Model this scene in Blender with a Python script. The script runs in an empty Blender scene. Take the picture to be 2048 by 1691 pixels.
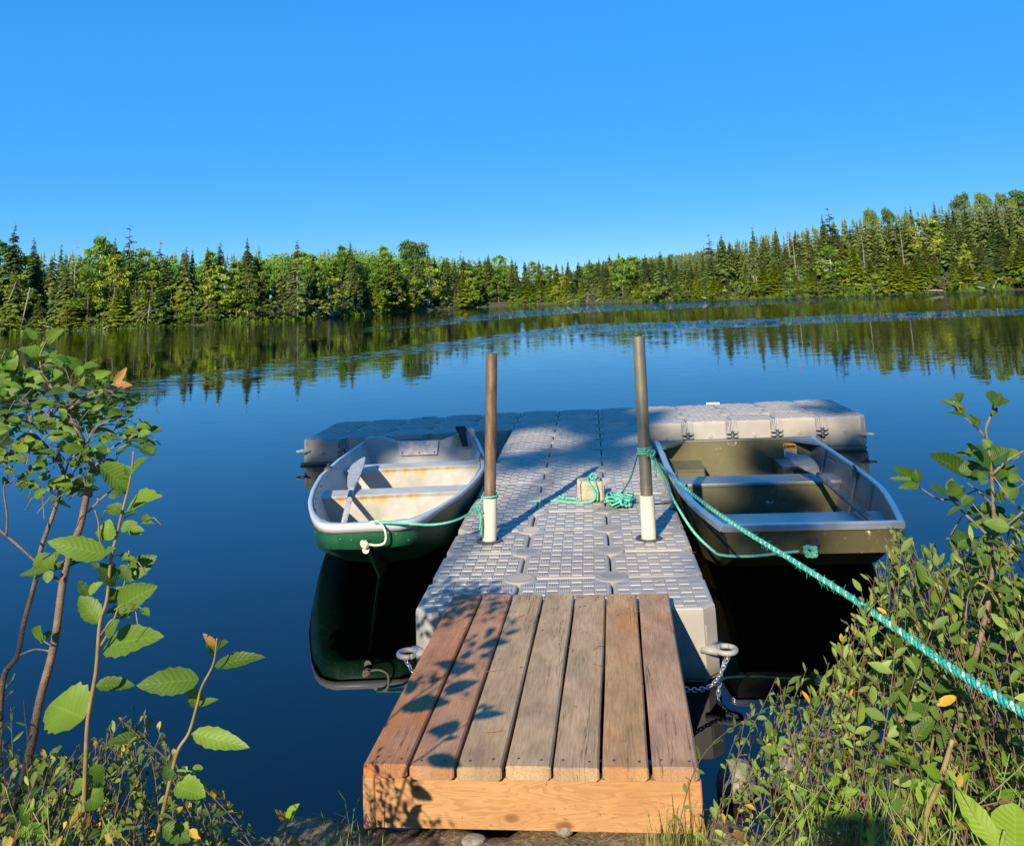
import bpy, math, random
import numpy as np
from mathutils import Vector, Matrix
R = math.radians
sc = bpy.context.scene
col = sc.collection
rnd = random.Random(7)

# ------------------------------------------------------------ camera, sky, sun, exposure
F, CX, CY = 1784.6, 1024.0, 296.4            # lens in pixels of the 2048 x 1691 photograph
PITCH, ROLL, YAW = .1607, .0430, -.0774
CAM = np.array([.2095, -4.6658, 1.8739])
def cam_rows():
    f = np.array([math.sin(YAW)*math.cos(PITCH), math.cos(YAW)*math.cos(PITCH), math.sin(PITCH)])
    r = np.array([math.cos(YAW), -math.sin(YAW), 0.]); u = np.cross(r, f)
    c, s = math.cos(ROLL), math.sin(ROLL)
    return np.array([c*r-s*u, s*r+c*u, f])
MR = cam_rows()
cam = bpy.data.cameras.new('camera'); cam_o = bpy.data.objects.new('camera', cam); col.objects.link(cam_o)
m = Matrix.Identity(4)
for i in range(3):
    m[i][0], m[i][1], m[i][2], m[i][3] = MR[0][i], MR[1][i], -MR[2][i], CAM[i]
cam_o.matrix_world = m
cam.sensor_fit = 'HORIZONTAL'; cam.sensor_width = 36; cam.lens = 36*F/2048
cam.shift_y = -(845.5-CY)/2048; cam.clip_start = .05; cam.clip_end = 3000
sc.camera = cam_o
SUN = Vector((-.623, -2.248, 1.156)).normalized()      # towards the sun
world = bpy.data.worlds.new('World'); sc.world = world; world.use_nodes = True
wn = world.node_tree; bg = wn.nodes['Background']
sky = wn.nodes.new('ShaderNodeTexSky'); sky.sky_type = 'NISHITA'; sky.sun_disc = False
sky.sun_elevation = math.asin(SUN.z); sky.sun_rotation = math.atan2(SUN.x, SUN.y)
sky.altitude = 4200; sky.air_density = 1.0; sky.dust_density = 0.; sky.ozone_density = 7.0
sp_ = wn.nodes.new('ShaderNodeSeparateColor'); pw_ = wn.nodes.new('ShaderNodeMath'); pw_.operation = 'POWER'; pw_.inputs[1].default_value = -.85
ml_ = wn.nodes.new('ShaderNodeMath'); ml_.operation = 'MULTIPLY'; ml_.inputs[1].default_value = 3.5
vs_ = wn.nodes.new('ShaderNodeVectorMath'); vs_.operation = 'SCALE'   # softens the bright horizon as the phone's exposure did
hsv = wn.nodes.new('ShaderNodeHueSaturation'); hsv.inputs['Saturation'].default_value = 1.14; hsv.inputs['Hue'].default_value = .490
wn.links.new(sky.outputs[0], sp_.inputs[0]); wn.links.new(sp_.outputs[2], pw_.inputs[0]); wn.links.new(pw_.outputs[0], ml_.inputs[0])
wn.links.new(sky.outputs[0], vs_.inputs[0]); wn.links.new(ml_.outputs[0], vs_.inputs['Scale']); wn.links.new(vs_.outputs[0], hsv.inputs['Color']); wn.links.new(hsv.outputs[0], bg.inputs[0])
bg.inputs[1].default_value = .122
sl = bpy.data.lights.new('sun', 'SUN'); sl.energy = 5.0; sl.angle = R(.53); sl.color = (1, .89, .70)
so = bpy.data.objects.new('sun', sl); col.objects.link(so)
so.rotation_euler = SUN.to_track_quat('Z', 'Y').to_euler(); so.location = (-20, -60, 40)
vs = sc.view_settings; vs.view_transform = 'Standard'; vs.look = 'None'; vs.gamma = 1; vs.exposure = .85
sc.cycles.max_bounces = 8; sc.cycles.transparent_max_bounces = 16
sc.cycles.caustics_reflective = False; sc.cycles.caustics_refractive = False
sc.cycles.use_denoising = True

def ray(px, py): return np.array([(px-CX)/F, -(py-CY)/F, 1.]) @ MR
def atz(px, py, z):
    d = ray(px, py); return CAM + d*(z-CAM[2])/d[2]
def atd(px, py, Z): return CAM + ray(px, py)*Z         # Z: metres along the lens axis

# ------------------------------------------------------------ mesh and naming helpers
class MB:
    def __init__(s): s.v = []; s.f = []; s.mi = []; s.uv = []; s.tone = []
    def add(s, verts, faces, mi=0, uv=None, tone=0.):
        b = len(s.v); s.v += [tuple(map(float, q)) for q in verts]
        s.uv += (uv if uv else [(0., 0.)]*len(verts))
        for q in faces:
            s.f.append(tuple(b+i for i in q)); s.mi.append(mi); s.tone.append(tone)
    def build(s, name, mats, parent=None, smooth=False):
        me = bpy.data.meshes.new(name); me.from_pydata(s.v, [], s.f)
        for mt in (mats if isinstance(mats, (list, tuple)) else [mats]): me.materials.append(mt)
        if any(s.mi): me.polygons.foreach_set('material_index', s.mi)
        if any(t for t in s.tone):
            a = me.attributes.new('tone', 'FLOAT', 'FACE'); a.data.foreach_set('value', s.tone)
        if any(u != (0., 0.) for u in s.uv):
            ul = me.uv_layers.new(name='uv'); uv = np.array(s.uv)
            li = np.empty(len(me.loops), int); me.loops.foreach_get('vertex_index', li)
            ul.data.foreach_set('uv', uv[li].ravel())
        me.polygons.foreach_set('use_smooth', [smooth]*len(me.polygons))
        me.update()
        o = bpy.data.objects.new(name, me); col.objects.link(o)
        if parent: o.parent = parent
        return o
    def box(s, c, d, mi=0, rot=None, tone=0.):
        q = [Vector((x*d[0]/2, y*d[1]/2, z*d[2]/2)) for x in (-1, 1) for y in (-1, 1) for z in (-1, 1)]
        if rot is not None: q = [rot @ p for p in q]
        s.add([p+Vector(c) for p in q], [(0,1,3,2),(4,6,7,5),(0,4,5,1),(2,3,7,6),(0,2,6,4),(1,5,7,3)], mi, None, tone)
    def rings(s, rings, mi=0, cap0=True, cap1=True, tone=0., closed=True):
        n = len(rings[0]); fs = []
        for k in range(len(rings)-1):
            for i in range(n if closed else n-1):
                j = (i+1) % n; fs.append((k*n+i, k*n+j, (k+1)*n+j, (k+1)*n+i))
        if cap0: fs.append(tuple(range(n))[::-1])
        if cap1: fs.append(tuple((len(rings)-1)*n+i for i in range(n)))
        s.add([p for r in rings for p in r], fs, mi, None, tone)
    def tube(s, pts, rad, sides=6, mi=0, cap=True, tone=0.):
        pts = [Vector(p) for p in pts]; n = len(pts); rs = []
        up = Vector((.3, .2, 1)).normalized()
        if not hasattr(rad, '__len__'): rad = [rad]*n
        for k in range(n):
            t = (pts[min(k+1, n-1)]-pts[max(k-1, 0)]).normalized()
            if k == 0:
                a = t.cross(up)
                if a.length < .05: a = t.cross(Vector((1, 0, 0)))
            else: a = a - t*a.dot(t)
            a.normalize(); b = t.cross(a)
            rs.append([pts[k]+(a*math.cos(i*2*math.pi/sides)+b*math.sin(i*2*math.pi/sides))*rad[k] for i in range(sides)])
        s.rings(rs, mi, cap, cap, tone)
def empty(name, loc=(0, 0, 0), rz=0):
    o = bpy.data.objects.new(name, None); col.objects.link(o); o.location = loc; o.rotation_euler = (0, 0, rz); o.empty_display_size = .2
    return o
def tag(o, label=None, cat=None, group=None, kind=None):
    if label: o['label'] = label
    if cat: o['category'] = cat
    if group: o['group'] = group
    if kind: o['kind'] = kind
    return o
def copy_tree(o, kids, parent=None):
    c = o.copy(); col.objects.link(c); c.parent = parent
    for ch in kids:
        d = ch.copy(); col.objects.link(d); d.parent = c
    return c
def spline(pts, n=12):
    P = [np.array(p, float) for p in pts]; P = [2*P[0]-P[1]]+P+[2*P[-1]-P[-2]]; out = []
    for i in range(1, len(P)-2):
        for k in range(n):
            t = k/n; a, b, c, d = P[i-1], P[i], P[i+1], P[i+2]
            out.append(.5*((2*b)+(c-a)*t+(2*a-5*b+4*c-d)*t*t+(3*b-a-3*c+d)*t**3))
    out.append(P[-2]); return out
def lerp(a, b, t): return a+(b-a)*t
def sstep(a, b, x):
    t = min(max((x-a)/(b-a), 0), 1); return t*t*(3-2*t)

# ------------------------------------------------------------ material helpers
def new_mat(name):
    mt = bpy.data.materials.new(name); mt.use_nodes = True; nt = mt.node_tree
    p = nt.nodes['Principled BSDF']; return mt, nt, p
def nd(nt, typ, ins=None, **props):
    n = nt.nodes.new('ShaderNode'+typ)
    for k, v in props.items(): setattr(n, k, v)
    for k, v in (ins or {}).items():
        s = n.inputs[k]
        if isinstance(v, bpy.types.NodeSocket): nt.links.new(v, s)
        else: s.default_value = v
    return n
def C4(c): return (c[0], c[1], c[2], 1.)
def math_(nt, op, a, b=0., clamp=False):
    n = nt.nodes.new('ShaderNodeMath'); n.operation = op; n.use_clamp = clamp
    for i, v in enumerate((a, b)):
        if isinstance(v, bpy.types.NodeSocket): nt.links.new(v, n.inputs[i])
        else: n.inputs[i].default_value = v
    return n.outputs[0]
def mix(nt, fac, a, b, mode='MIX'):
    n = nt.nodes.new('ShaderNodeMix'); n.data_type = 'RGBA'; n.blend_type = mode
    for i, v in ((0, fac), (6, a), (7, b)):
        if isinstance(v, bpy.types.NodeSocket): nt.links.new(v, n.inputs[i])
        else: n.inputs[i].default_value = v if i == 0 else C4(v)
    return n.outputs[2]
def ramp(nt, fac, stops, interp='LINEAR'):
    n = nt.nodes.new('ShaderNodeValToRGB'); r = n.color_ramp; r.interpolation = interp
    while len(r.elements) < len(stops): r.elements.new(.5)
    for e, (p, c) in zip(r.elements, stops):
        e.position = p; e.color = C4(c) if hasattr(c, '__len__') else (c, c, c, 1)
    nt.links.new(fac, n.inputs[0]); return n.outputs[0]
def coords(nt, kind='Object', scale=(1, 1, 1), rot=(0, 0, 0)):
    t = nt.nodes.new('ShaderNodeTexCoord'); mp = nt.nodes.new('ShaderNodeMapping')
    mp.inputs['Scale'].default_value = scale; mp.inputs['Rotation'].default_value = rot
    nt.links.new(t.outputs[kind], mp.inputs[0]); return mp.outputs[0]
def noise(nt, vec, scale, detail=4, rough=.55, dist=0.):
    return nd(nt, 'TexNoise', {'Vector': vec, 'Scale': scale, 'Detail': detail, 'Roughness': rough, 'Distortion': dist}).outputs['Fac']
def bump(nt, h, strength=.3, dist=.01):
    return nd(nt, 'Bump', {'Height': h, 'Strength': strength, 'Distance': dist}).outputs[0]
def simple(name, c, rough=.6, var=.25, scale=8, metal=0., c2=None, bmp=0., spec=.5, kind='Object', stretch=(1, 1, 1)):
    mt, nt, p = new_mat(name); v = coords(nt, kind, stretch)
    n1 = noise(nt, v, scale, 6); c2 = c2 or tuple(x*(1-var) for x in c)
    nt.links.new(mix(nt, ramp(nt, n1, [(.35, 0), (.65, 1)]), c2, c), p.inputs['Base Color'])
    p.inputs['Roughness'].default_value = rough; p.inputs['Metallic'].default_value = metal
    p.inputs['Specular IOR Level'].default_value = spec
    if bmp: nt.links.new(bump(nt, noise(nt, v, scale*6, 5), bmp, .01), p.inputs['Normal'])
    return mt

def foliage_mat(name, c, c2, transl=.35, rough=.55, spec=.3, veins=False, hue_obj=True, accents=None):
    mt, nt, p = new_mat(name)
    tone = nd(nt, 'Attribute', attribute_name='tone').outputs['Fac']
    base = mix(nt, tone, c, c2)
    if accents: # tone above 1.x marks turned leaves
        f = math_(nt, 'GREATER_THAN', tone, 1.5)
        base = mix(nt, f, base, mix(nt, math_(nt, 'FRACT', tone), accents[0], accents[1]))
    if hue_obj:
        oi = nt.nodes.new('ShaderNodeObjectInfo').outputs['Random']
        h = nd(nt, 'HueSaturation', {'Color': base, 'Hue': math_(nt, 'MULTIPLY_ADD', oi, .035), 'Value': 1.})
        h.inputs['Hue'].default_value = .5
        hm = nt.nodes.new('ShaderNodeMapRange'); nt.links.new(oi, hm.inputs[0]); hm.inputs[3].default_value = .482; hm.inputs[4].default_value = .512
        nt.links.new(hm.outputs[0], h.inputs['Hue'])
        vm = nt.nodes.new('ShaderNodeMapRange'); nt.links.new(math_(nt, 'FRACT', math_(nt, 'MULTIPLY', oi, 7.31)), vm.inputs[0]); vm.inputs[3].default_value = .92; vm.inputs[4].default_value = 1.5
        nt.links.new(vm.outputs[0], h.inputs['Value']); base = h.outputs[0]
    if veins:
        uv = nt.nodes.new('ShaderNodeTexCoord').outputs['UV']; sp = nd(nt, 'SeparateXYZ', {0: uv})
        av = math_(nt, 'ABSOLUTE', sp.outputs[1])
        w = math_(nt, 'SINE', math_(nt, 'MULTIPLY', math_(nt, 'SUBTRACT', sp.outputs[0], math_(nt, 'MULTIPLY', av, .16)), 62.))
        line = math_(nt, 'POWER', math_(nt, 'MULTIPLY', math_(nt, 'ADD', w, 1.), .5), 5.)
        mid = math_(nt, 'LESS_THAN', av, .05)
        vein = math_(nt, 'MAXIMUM', math_(nt, 'MULTIPLY', line, .55), mid, True)
        base = mix(nt, math_(nt, 'MULTIPLY', vein, .13), base, tuple(min(1, x*1.9+.02) for x in c2))
        nt.links.new(bump(nt, math_(nt, 'MULTIPLY', w, -1.), .2, .0012), p.inputs['Normal'])
    nt.links.new(base, p.inputs['Base Color']); p.inputs['Roughness'].default_value = rough; p.inputs['Specular IOR Level'].default_value = spec
    tr = nd(nt, 'BsdfTranslucent', {'Color': mix(nt, 1., base, (.9, 1., .35), 'MULTIPLY')})
    ms = nd(nt, 'MixShader', {0: transl, 1: p.outputs[0], 2: tr.outputs[0]})
    nt.links.new(ms.outputs[0], nt.nodes['Material Output'].inputs[0]); return mt

# ------------------------------------------------------------ materials
def water_mat():
    mt, nt, p = new_mat('lake_water'); nt.nodes.remove(p)
    geo = nt.nodes.new('ShaderNodeNewGeometry').outputs['Position']
    sp = nd(nt, 'SeparateXYZ', {0: geo})
    def mp(s):
        n = nt.nodes.new('ShaderNodeMapping'); n.inputs['Scale'].default_value = s; nt.links.new(geo, n.inputs[0]); return n.outputs[0]
    warp = noise(nt, mp((.03, .09, 1)), 1., 3)
    X = sp.outputs[0]
    Y = math_(nt, 'ADD', sp.outputs[1], math_(nt, 'MULTIPLY', math_(nt, 'SUBTRACT', warp, .5), 9.))
    Y = math_(nt, 'SUBTRACT', Y, math_(nt, 'MULTIPLY', math_(nt, 'MINIMUM', math_(nt, 'ADD', X, 1.), 0.), 2.3))
    band = ramp(nt, math_(nt, 'DIVIDE', Y, 120.), [(0, .0), (.10, .01), (.19, .05), (.23, .07), (.29, .12), (.315, 1.), (.35, 1.), (.375, .03), (.52, .02), (.60, .05), (.63, .8), (.78, 1.), (.86, .9), (.9, .5)])
    band = math_(nt, 'MULTIPLY', band, ramp(nt, noise(nt, mp((.06, .25, 1)), 1., 3), [(.28, .55), (.5, 1.)]))
    calm = nd(nt, 'MapRange', {0: X, 1: -16., 2: 2., 3: .12, 4: 1.}).outputs[0]   # wind leaves the left shore calm
    far = nd(nt, 'MapRange', {0: sp.outputs[1], 1: 34., 2: 44., 3: 0., 4: 1.}).outputs[0]
    band = math_(nt, 'MULTIPLY', band, mix(nt, far, nd(nt, 'MapRange', {0: X, 1: -8., 2: 5., 3: .22, 4: 1.}).outputs[0], calm))
    band = math_(nt, 'MULTIPLY', band, math_(nt, 'ADD', math_(nt, 'MULTIPLY', far, 1.2), 1.))
    amp = math_(nt, 'ADD', math_(nt, 'MULTIPLY', band, .50), nd(nt, 'MapRange', {0: sp.outputs[1], 1: 2., 2: 30., 3: .006, 4: .022}).outputs[0])
    w1 = nd(nt, 'TexNoise', {'Vector': mp((1.6, 6.5, 1)), 'Scale': 1., 'Detail': 2., 'Roughness': .55}).outputs['Color']
    v = nd(nt, 'VectorMath', {0: w1, 1: (.5, .5, .5)}, operation='SUBTRACT').outputs[0]
    v = nd(nt, 'VectorMath', {0: v, 1: (.45, 1., 0.)}, operation='MULTIPLY').outputs[0]
    sv = nd(nt, 'VectorMath', {0: v}, operation='SCALE'); nt.links.new(amp, sv.inputs['Scale'])
    nrm = nd(nt, 'VectorMath', {0: nd(nt, 'VectorMath', {0: sv.outputs[0], 1: (0, 0, 1)}, operation='ADD').outputs[0]}, operation='NORMALIZE').outputs[0]
    fr = nd(nt, 'Fresnel', {'IOR': 1.34, 'Normal': nrm})
    gl = nd(nt, 'BsdfGlossy', {'Color': (.97, .98, 1, 1), 'Roughness': .0, 'Normal': nrm})
    tr = nd(nt, 'BsdfTransparent', {'Color': (.25, .19, .10, 1)})
    ms = nd(nt, 'MixShader', {0: fr.outputs[0], 1: tr.outputs[0], 2: gl.outputs[0]})
    nt.links.new(ms.outputs[0], nt.nodes['Material Output'].inputs[0]); return mt
def plank_mat():
    mt, nt, p = new_mat('weathered_plank')
    oi = nt.nodes.new('ShaderNodeObjectInfo')
    tint = nd(nt, 'Attribute', attribute_name='tint', attribute_type='OBJECT').outputs['Color']
    off = nd(nt, 'VectorMath', {0: coords(nt), 1: (0, 0, 0)}, operation='ADD')
    rv = nd(nt, 'CombineXYZ', {0: math_(nt, 'MULTIPLY', oi.outputs['Random'], 37.), 1: math_(nt, 'MULTIPLY', oi.outputs['Random'], 91.), 2: 0.})
    nt.links.new(rv.outputs[0], off.inputs[1])
    def mp(s, src=off.outputs[0]):
        n = nt.nodes.new('ShaderNodeMapping'); n.inputs['Scale'].default_value = s; nt.links.new(src, n.inputs[0]); return n.outputs[0]
    warp = noise(nt, mp((6, 2.2, 1)), 1., 2)
    g = nd(nt, 'VectorMath', {0: mp((1, .06, 1)), 1: (0, 0, 0)}, operation='ADD')
    nt.links.new(nd(nt, 'CombineXYZ', {0: math_(nt, 'MULTIPLY', warp, .035), 1: 0., 2: 0.}).outputs[0], g.inputs[1])
    grain = noise(nt, g.outputs[0], 190., 3, .6)
    blot = noise(nt, mp((9, 4, 1)), 1., 5, .6)
    stain = noise(nt, mp((5, 3.2, 1)), 1.2, 6, .65)
    cross = noise(nt, mp((3, 26, 1)), 1., 4, .6)
    c = mix(nt, ramp(nt, blot, [(.3, 0), (.7, 1)]), (.62, .60, .58), (1.16, 1.12, 1.08))
    c = mix(nt, 1., c, tint, 'MULTIPLY')
    c = mix(nt, math_(nt, 'MULTIPLY', ramp(nt, grain, [(.36, 1), (.56, 0)]), .30), c, (.06, .04, .025))
    c = mix(nt, math_(nt, 'MULTIPLY', ramp(nt, cross, [(.52, 0), (.75, 1)]), .25), c, (.30, .24, .19))
    orange = nd(nt, 'Attribute', attribute_name='orange', attribute_type='OBJECT').outputs['Fac']
    c = mix(nt, math_(nt, 'MULTIPLY', ramp(nt, stain, [(.52, 0), (.68, 1)]), orange), c, (.36, .13, .025))
    crackv = noise(nt, mp((38, .9, 1)), 1., 3, .5)
    crack = ramp(nt, math_(nt, 'ABSOLUTE', math_(nt, 'SUBTRACT', crackv, .5)), [(0, 1), (.008, 0)])
    gate = ramp(nt, noise(nt, mp((7, 1.6, 1)), 1., 2), [(.54, 0), (.6, 1)])
    ck = math_(nt, 'MULTIPLY', crack, gate)
    c = mix(nt, math_(nt, 'MULTIPLY', ck, .85), c, (.025, .016, .01))
    pale = ramp(nt, noise(nt, mp((60, 60, 1)), 1., 2), [(.70, 0), (.74, 1)])
    c = mix(nt, math_(nt, 'MULTIPLY', pale, .4), c, (.5, .42, .34))
    nt.links.new(c, p.inputs['Base Color']); p.inputs['Roughness'].default_value = .72; p.inputs['Specular IOR Level'].default_value = .25
    hh = math_(nt, 'SUBTRACT', math_(nt, 'MULTIPLY', grain, .5), ck)
    nt.links.new(bump(nt, hh, .5, .003), p.inputs['Normal']); return mt
def fresh_wood():
    mt, nt, p = new_mat('fresh_lumber')
    v = coords(nt, 'Object', (1.1, 1, 9)); n1 = noise(nt, v, 2.2, 3, .5, 1.2)
    rings = math_(nt, 'FRACT', math_(nt, 'MULTIPLY', n1, 9.))
    c = mix(nt, ramp(nt, rings, [(0, 0), (.55, .35), (.9, 1), (1, 0)]), (.40, .215, .085), (.30, .145, .048))
    c = mix(nt, ramp(nt, noise(nt, coords(nt, 'Object', (3, 3, 5)), 1.6, 5), [(.45, 0), (.75, .7)]), c, (.29, .13, .045))
    vo = nd(nt, 'TexVoronoi', {'Vector': coords(nt, 'Object', (4.5, 1, 9)), 'Scale': 1., 'Randomness': 1.})
    k = ramp(nt, vo.outputs['Distance'], [(.06, 1), (.11, .8), (.16, 0)])
    c = mix(nt, k, c, (.16, .06, .02))
    c = mix(nt, ramp(nt, noise(nt, coords(nt), 60, 2), [(.68, 0), (.74, .8)]), c, (.14, .08, .04))
    nt.links.new(c, p.inputs['Base Color']); p.inputs['Roughness'].default_value = .6
    nt.links.new(bump(nt, n1, .2, .004), p.inputs['Normal']); return mt
def plastic_mat(name, c, scuff=.5):
    mt, nt, p = new_mat(name); v = coords(nt); oi = nt.nodes.new('ShaderNodeObjectInfo').outputs['Random']
    b = mix(nt, ramp(nt, noise(nt, v, 5, 5), [(.3, 0), (.7, 1)]), tuple(x*.86 for x in c), c)
    g = nt.nodes.new('ShaderNodeNewGeometry').outputs['Position']
    dirt = noise(nt, g, 1.3, 6, .65)
    b = mix(nt, math_(nt, 'MULTIPLY', ramp(nt, dirt, [(.44, 0), (.70, 1)]), scuff), b, (.33, .27, .20))
    b = mix(nt, math_(nt, 'MULTIPLY', ramp(nt, noise(nt, g, 3.7, 6, .75), [(.56, 0), (.68, 1)]), .35), b, (.17, .155, .13))
    b = mix(nt, math_(nt, 'MULTIPLY', ramp(nt, noise(nt, g, 40, 3), [(.68, 0), (.75, 1)]), .5), b, (.16, .14, .11))
    hv = nd(nt, 'HueSaturation', {'Color': b, 'Value': 1.}); mr = nd(nt, 'MapRange', {0: oi, 3: .92, 4: 1.06}); nt.links.new(mr.outputs[0], hv.inputs['Value'])
    z = nd(nt, 'SeparateXYZ', {0: g}).outputs[2]     # algae stain just above the waterline
    al = nd(nt, 'MapRange', {0: math_(nt, 'ADD', z, math_(nt, 'MULTIPLY', dirt, .05)), 1: .06, 2: .11, 3: .75, 4: 0.}).outputs[0]
    nt.links.new(mix(nt, al, hv.outputs[0], (.15, .14, .07)), p.inputs['Base Color'])
    p.inputs['Roughness'].default_value = .48; p.inputs['Specular IOR Level'].default_value = .4
    nt.links.new(bump(nt, noise(nt, v, 160, 3), .12, .002), p.inputs['Normal']); return mt
def pipe_mat(name, c, rust, amt, rough=.5, metal=.4):
    mt, nt, p = new_mat(name); v = coords(nt)
    a = noise(nt, coords(nt, 'Object', (14, 14, 3)), 1.2, 6, .65); b = noise(nt, coords(nt, 'Object', (6, 6, 1.2)), 1., 4)
    c_ = mix(nt, ramp(nt, a, [(.5-amt*.4, 0), (.75-amt*.4, 1)]), c, rust)
    c_ = mix(nt, ramp(nt, b, [(.35, .0), (.7, .55)]), c_, tuple(x*.45 for x in rust))
    c_ = mix(nt, ramp(nt, noise(nt, coords(nt, 'Object', (2, 2, 60)), 1.4, 3), [(.6, 0), (.75, .35)]), c_, tuple(min(1, x*1.8) for x in rust))
    nt.links.new(c_, p.inputs['Base Color']); p.inputs['Roughness'].default_value = rough; p.inputs['Metallic'].default_value = metal
    nt.links.new(bump(nt, a, .25, .002), p.inputs['Normal']); return mt
def hull_mat(name, c, scratch, amt=.5, rough=.4, metal=0., spots=None):
    mt, nt, p = new_mat(name); v = coords(nt)
    b = mix(nt, ramp(nt, noise(nt, v, 3, 6, .6), [(.3, 0), (.7, 1)]), tuple(x*.72 for x in c), c)
    s1 = noise(nt, coords(nt, 'Object', (30, 6, 30)), 1.5, 6, .7); s2 = noise(nt, coords(nt, 'Object', (7, 38, 20)), 1.5, 5, .7)
    s = math_(nt, 'MAXIMUM', ramp(nt, s1, [(.62, 0), (.68, 1)]), ramp(nt, s2, [(.64, 0), (.70, 1)]))
    b = mix(nt, math_(nt, 'MULTIPLY', s, amt), b, scratch)
    if spots:
        q = math_(nt, 'MULTIPLY', ramp(nt, noise(nt, v, 34, 3), [(.60, 0), (.66, 1)]), ramp(nt, noise(nt, v, 5.5, 4, .7), [(.56, 0), (.70, .9)]))
        b = mix(nt, q, b, spots)
    nt.links.new(b, p.inputs['Base Color']); p.inputs['Roughness'].default_value = rough; p.inputs['Metallic'].default_value = metal
    nt.links.new(bump(nt, noise(nt, v, 9, 4), .12, .01), p.inputs['Normal']); return mt
def seat_white():
    mt, nt, p = new_mat('stained_gelcoat')
    v = coords(nt); g = nd(nt, 'SeparateXYZ', {0: v})
    b = mix(nt, ramp(nt, noise(nt, v, 3.2, 6, .65), [(.42, 0), (.72, 1)]), (.45, .435, .385), (.30, .28, .23))
    # rust-coloured rain stain running down from the seat edge (object z runs 0 at the top edge to -0.25)
    nx = noise(nt, coords(nt, 'Object', (3.4, 1, 1.)), 1., 4, .6)
    d = math_(nt, 'ADD', math_(nt, 'MULTIPLY', nx, .36), math_(nt, 'MULTIPLY', noise(nt, v, 14, 5), .05))
    lim = math_(nt, 'SUBTRACT', d, .135)
    f = math_(nt, 'SUBTRACT', math_(nt, 'ADD', g.outputs[2], lim), 0.)
    st = nd(nt, 'MapRange', {0: f, 1: .0, 2: .05, 3: 0., 4: 1.}).outputs[0]
    cx = nd(nt, 'MapRange', {0: math_(nt, 'ABSOLUTE', math_(nt, 'ADD', g.outputs[0], .06)), 1: .28, 2: .42, 3: 1., 4: 0.}).outputs[0]
    fr = math_(nt, 'LESS_THAN', g.outputs[2], -.004)
    st = math_(nt, 'MULTIPLY', math_(nt, 'MULTIPLY', st, cx), fr)
    sc_ = mix(nt, nd(nt, 'MapRange', {0: f, 1: .02, 2: .10, 3: 0., 4: 1.}).outputs[0], (.55, .40, .17), (.34, .14, .02))
    b = mix(nt, math_(nt, 'MULTIPLY', st, .9), b, sc_)
    nt.links.new(b, p.inputs['Base Color']); p.inputs['Roughness'].default_value = .5; return mt
def rope_mat(name, c, fleck, amt=.5):
    mt, nt, p = new_mat(name); v = coords(nt, 'Object')
    b = mix(nt, ramp(nt, noise(nt, v, 150, 2), [(.55-.12*amt, 0), (.60, amt)]), c, fleck)
    b = mix(nt, ramp(nt, noise(nt, v, 12, 3), [(.3, 0), (.7, .5)]), b, tuple(x*.6 for x in c))
    nt.links.new(b, p.inputs['Base Color']); p.inputs['Roughness'].default_value = .65
    nt.links.new(bump(nt, noise(nt, v, 420, 2), .5, .002), p.inputs['Normal']); return mt
def ground_mat():
    mt, nt, p = new_mat('bank_soil'); g = nt.nodes.new('ShaderNodeNewGeometry').outputs['Position']
    a = noise(nt, g, 6, 8, .7); b = noise(nt, g, 45, 5, .7)
    c = mix(nt, ramp(nt, a, [(.35, 0), (.65, 1)]), (.085, .055, .03), (.25, .17, .095))
    c = mix(nt, ramp(nt, b, [(.5, 0), (.66, 1)]), c, (.33, .25, .16))
    vo = nd(nt, 'TexVoronoi', {'Vector': g, 'Scale': 55.})
    c = mix(nt, ramp(nt, vo.outputs['Distance'], [(.0, .6), (.35, 0)]), c, vo.outputs['Color']) if False else c
    c = mix(nt, ramp(nt, noise(nt, g, 120, 2), [(.62, 0), (.68, .9)]), c, (.05, .03, .015))
    nt.links.new(c, p.inputs['Base Color']); p.inputs['Roughness'].default_value = .9; p.inputs['Specular IOR Level'].default_value = .15
    nt.links.new(bump(nt, math_(nt, 'ADD', a, math_(nt, 'MULTIPLY', b, .5)), .9, .03), p.inputs['Normal']); return mt
WATER = water_mat(); PLANK = plank_mat(); FRESH = fresh_wood(); SOIL = ground_mat()
DOCKP = plastic_mat('grey_float_plastic', (.335, .308, .272)); PLUG = plastic_mat('plug_plastic', (.31, .285, .25), .3); LUGM = plastic_mat('lug_plastic', (.31, .30, .28), .2)
DARKP = simple('dark_plastic', (.05, .052, .06), .45); BOLT = simple('bolt_steel', (.55, .55, .55), .3, metal=.8)
RUSTP = pipe_mat('rusty_pipe', (.30, .205, .125), (.13, .075, .04), .35); GALV = pipe_mat('galvanised_pipe', (.17, .165, .15), (.29, .25, .15), .35, .4, .55)
PVC = simple('pvc_sleeve', (.60, .54, .41), .4, .08, 3)
GREENH = hull_mat('green_gelcoat', (.010, .085, .040), (.26, .36, .27), .75, .45); WHITEG = hull_mat('white_gelcoat', (.42, .415, .395), (.34, .31, .25), .30, .45)
RUBR = simple('gunwale_trim', (.46, .46, .46), .35, .12, 6); SEATW = seat_white()
OLIVE = hull_mat('olive_paint', (.080, .068, .026), (.36, .33, .22), .30, .5, .1, (.62, .58, .46)); OLIVEI = hull_mat('olive_interior', (.13, .112, .048), (.40, .36, .24), .25, .5, .1, (.66, .62, .5))
ALU = simple('bare_aluminium', (.62, .63, .64), .28, .2, 9, .75); ALUP = hull_mat('worn_bench_paint', (.30, .30, .28), (.50, .48, .42), .5, .36, .5)
GREYI = hull_mat('grey_side_paint', (.20, .205, .19), (.33, .33, .29), .35, .45, .3)
OARW = simple('weathered_oar_wood', (.21, .17, .14), .6, .45, 12, stretch=(1, 1, 6), bmp=.3); OARG = simple('grey_oar_wood', (.33, .35, .38), .6, .45, 30, bmp=.3)
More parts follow.
